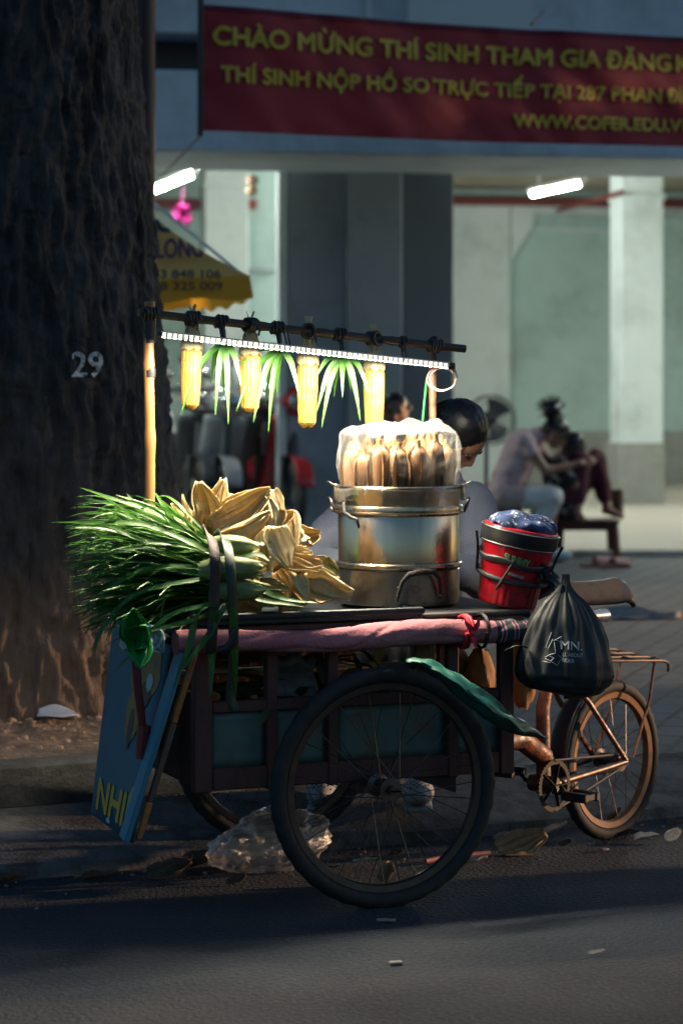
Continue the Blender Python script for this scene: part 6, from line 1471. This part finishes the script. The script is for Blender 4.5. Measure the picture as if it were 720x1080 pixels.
# ------------------------------------------------------------------ parked motorbikes
def motorbike(col, label, loc, rz):
    t = thing('motorbike', label, 'motorbike', (0, 0, 0), 'motorbikes parked under the arcade')
    mp = mat('bike_paint_' + '_'.join(str(int(c * 100)) for c in col), col, .22, coat=.5, col2=tuple(c * 1.2 for c in col), vs=3)
    mc = mat('chrome', (.6, .6, .6), .12, metal=1); RY = Matrix(((1, 0, 0), (0, 0, 1), (0, -1, 0))).transposed()
    for x in (-.62, .62):
        mb = MB(); mb.lathe([(.20, -.035), (.25, -.04), (.28, -.022), (.285, 0), (.28, .022), (.25, .04), (.20, .035), (.20, -.035)], (x, 0, .285), 40, RY, None, False); w_ = obj('wheel', mb, m_rub, t)
        mb = MB(); mb.lathe([(.20, -.02), (.205, 0), (.20, .02), (.19, 0), (.20, -.02)], (x, 0, .285), 40, RY, None, False)
        for k in range(6): a = 2 * PI * k / 6; mb.beam((x, 0, .285), (x + .19 * math.cos(a), 0, .285 + .19 * math.sin(a)), .03, .02)
        obj('rim', mb, mc, w_)
    mb = MB(); L = [(-.85, .58, .05, .08), (-.6, .62, .10, .12), (-.3, .58, .12, .13), (-.05, .46, .11, .12), (.15, .40, .09, .10)]
    mb.tube([(x, 0, z) for x, z, _, _ in L], [w for *_, w in L], 16, True, 1.0); obj('tail_body', mb, mp, t, 60)
    mb = MB()
    mb.grid(lambda u, v: V((lerp(.28, .50, v) + .06 * (2 * u - 1) ** 2 * -1, (2 * u - 1) * lerp(.11, .15, v), lerp(.38, .86, v))), 12, 10); obj('leg_shield', mb, mp if col[0] > .1 else m_dark, t, 60, .02)
    mb = MB(); mb.tube([(-.72, 0, .76), (-.5, 0, .77), (-.2, 0, .755), (.05, 0, .72)], [.09, .13, .13, .07], 14, True, .45); obj('seat', mb, m_black, t, 60)
    mb = MB(); mb.tube([(.62, 0, .285), (.52, 0, .70), (.45, 0, .95)], .035, 10); mb.tube([(.62, .07, .285), (.55, .07, .6)], .022, 8); mb.tube([(.62, -.07, .285), (.55, -.07, .6)], .022, 8); obj('fork', mb, m_dark, t)
    mb = MB(); mb.grid(lambda u, v: V((.62, 0, .285)) + V((math.cos(rad(25 + 130 * u)) * .32, (2 * v - 1) * .06, math.sin(rad(25 + 130 * u)) * .32)), 16, 6); obj('mudguard', mb, mp, t, 60, .008)
    mb = MB(); mb.ball((.50, 0, .96), (.12, .15, .10), 18, 12); obj('head_cowl', mb, mp, t)
    mb = MB(); mb.ball((.59, 0, .96), (.04, .09, .06), 16, 10); obj('headlight', mb, mc, t)
    mb = MB(); mb.tube([(.36, -.34, 1.02), (.44, -.2, 1.02), (.46, 0, 1.0), (.44, .2, 1.02), (.36, .34, 1.02)], .017, 8); hb_ = obj('handlebar', mb, mc, t)
    for y in (-1, 1):
        mb = MB(); mb.tube([(.42, .24 * y, 1.02), (.44, .30 * y, 1.16)], .006, 6); mb.ball((.44, .32 * y, 1.2), (.015, .065, .045), 14, 8); obj('mirror', mb, mc, hb_)
    mb = MB(); mb.tube([(-.80, -.13, .36), (-.3, -.13, .26), (.0, -.10, .25)], [.05, .045, .02], 10); obj('exhaust', mb, mc, t)
    mb = MB(); mb.box((-.90, 0, .60), (.05, .14, .07), None, .02); obj('tail_light', mb, mat('tail_red', (.45, .01, .01), .2), t)
    mb = MB(); mb.tube([(-.1, 0, .30), (.1, 0, .30)], [.10, .09], 12); mb.beam((-.6, .09, .29), (.1, .09, .32), .03, .05); obj('engine', mb, m_dark, t)
    t.location = V(loc); t.rotation_euler = (rad(-7), 0, rz); return t
for px, Y, rz, col, lb in ((176, 20.3, -70, (.06, .065, .07), 'black motorbike parked nearest the tree trunk'), (207, 20.1, -74, (.30, .31, .33), 'silver motorbike with its front to the street beside the white column'),
                           (240, 20.5, -66, (.07, .07, .075), 'black motorbike parked in front of the white column'), (274, 20.0, -72, (.38, .014, .02), 'motorbike with a bright red leg shield beside the door post'),
                           (222, 21.4, -58, (.16, .17, .18), 'grey motorbike parked a little behind the two dark ones'), (258, 21.2, -84, (.04, .04, .045), 'black motorbike squeezed in behind the red one'),
                           (190, 22.3, 106, (.22, .23, .24), 'grey motorbike turned away at the back by the tree'), (256, 22.4, 112, (.05, .10, .085), 'dark green motorbike turned away at the back of the row'), (296, 21.8, 104, (.12, .13, .14), 'charcoal motorbike half hidden behind the grey pillar')):
    p = P(px, 0, Y); o = motorbike(col, lb, (p.x, p.y, .2), rad(rz)); o.scale = (1.18, 1.18, 1.24)

# ------------------------------------------------------------------ unseen blockers added up the street to shape the low sun
def SD(dist, q, z=0.): d = V((math.cos(SUN_AZ), math.sin(SUN_AZ), 0)); n = V((-math.sin(SUN_AZ), math.cos(SUN_AZ), 0)); return d * (dist + d.dot(V((.3, 7.5, 0)))) + n * q + ZZ * z
RS = Matrix.Rotation(SUN_AZ, 3, 'Z')
RWH = RS @ Matrix(((1, 0, 0), (0, 0, 1), (0, -1, 0))).transposed()
t = thing('shade_truck', 'white box truck added out of view to shade the ground', 'truck', SD(24, 8.45))  # truck added unseen so its shadow keeps low sun off the ground
mb = MB(); mb.box(SD(24, 8.45, 1.83), (5.0, 2.4, 2.26), RS, .05); obj('cargo_box', mb, m_white, t)
mb = MB(); mb.box(SD(20.6, 8.45, 1.35), (1.7, 2.3, 1.7), RS, .15); obj('cab', mb, m_white, t)
for d_ in (20.6, 25.4):
    for q_ in (7.35, 9.55): mb = MB(); mb.lathe([(.2, -.13), (.42, -.14), (.45, -.1), (.45, .1), (.42, .14), (.2, .13)], SD(d_, q_, .45), 28, RWH); obj('wheel', mb, m_rub, t)
t = thing('shade_three_wheeler', 'narrow three wheeled van added out of view to shade the cart side', 'delivery van', SD(5.6, 6.26))  # van sized and placed unseen to shade the near side and road strip
mb = MB(); mb.box(SD(5.9, 6.26, 1.13), (1.9, 1.08, 1.56), RS, .05); obj('cargo_box', mb, m_green, t)
mb = MB(); mb.box(SD(4.45, 6.26, .92), (.9, .95, 1.25), RS, .12); obj('cab', mb, m_green, t)
for d_, q_ in ((4.3, 6.26), (6.3, 5.78), (6.3, 6.72)): mb = MB(); mb.lathe([(.1, -.06), (.25, -.07), (.27, -.04), (.27, .04), (.25, .07), (.1, .06)], SD(d_, q_, .27), 28, RWH); obj('wheel', mb, m_rub, t)
c = SD(27, 9.6); t = thing('street_tree', 'leafy tree added out of view to shade the upper cart', 'tree', V((c.x, c.y, .14)))  # tree added unseen so its crown blocks sun above the cart box
mb = MB(); mb.tube([V((c.x, c.y, .1)), V((c.x, c.y, 3)), V((c.x - .2, c.y, 6))], [.4, .3, .22], 14); obj('trunk', mb, m_bark, t)
mb = MB(); rt_ = random.Random(21)
for k in range(5200):
    p = SD(27 + rt_.gauss(0, 1.3), rt_.uniform(4.6, 13), 4.4 + abs(rt_.gauss(0, 2.2)) + .25 * rt_.random())
    d = V((rt_.gauss(0, 1), rt_.gauss(0, 1), rt_.gauss(0, .7))).normalized(); s_ = rt_.uniform(.14, .26); mb.blade([p, p + d * s_, p + d * s_ * 2], .30, 2, .2, V((rt_.gauss(0, .6), rt_.gauss(0, .6), 1)))
obj('crown', mb, m_crown, t, 0)
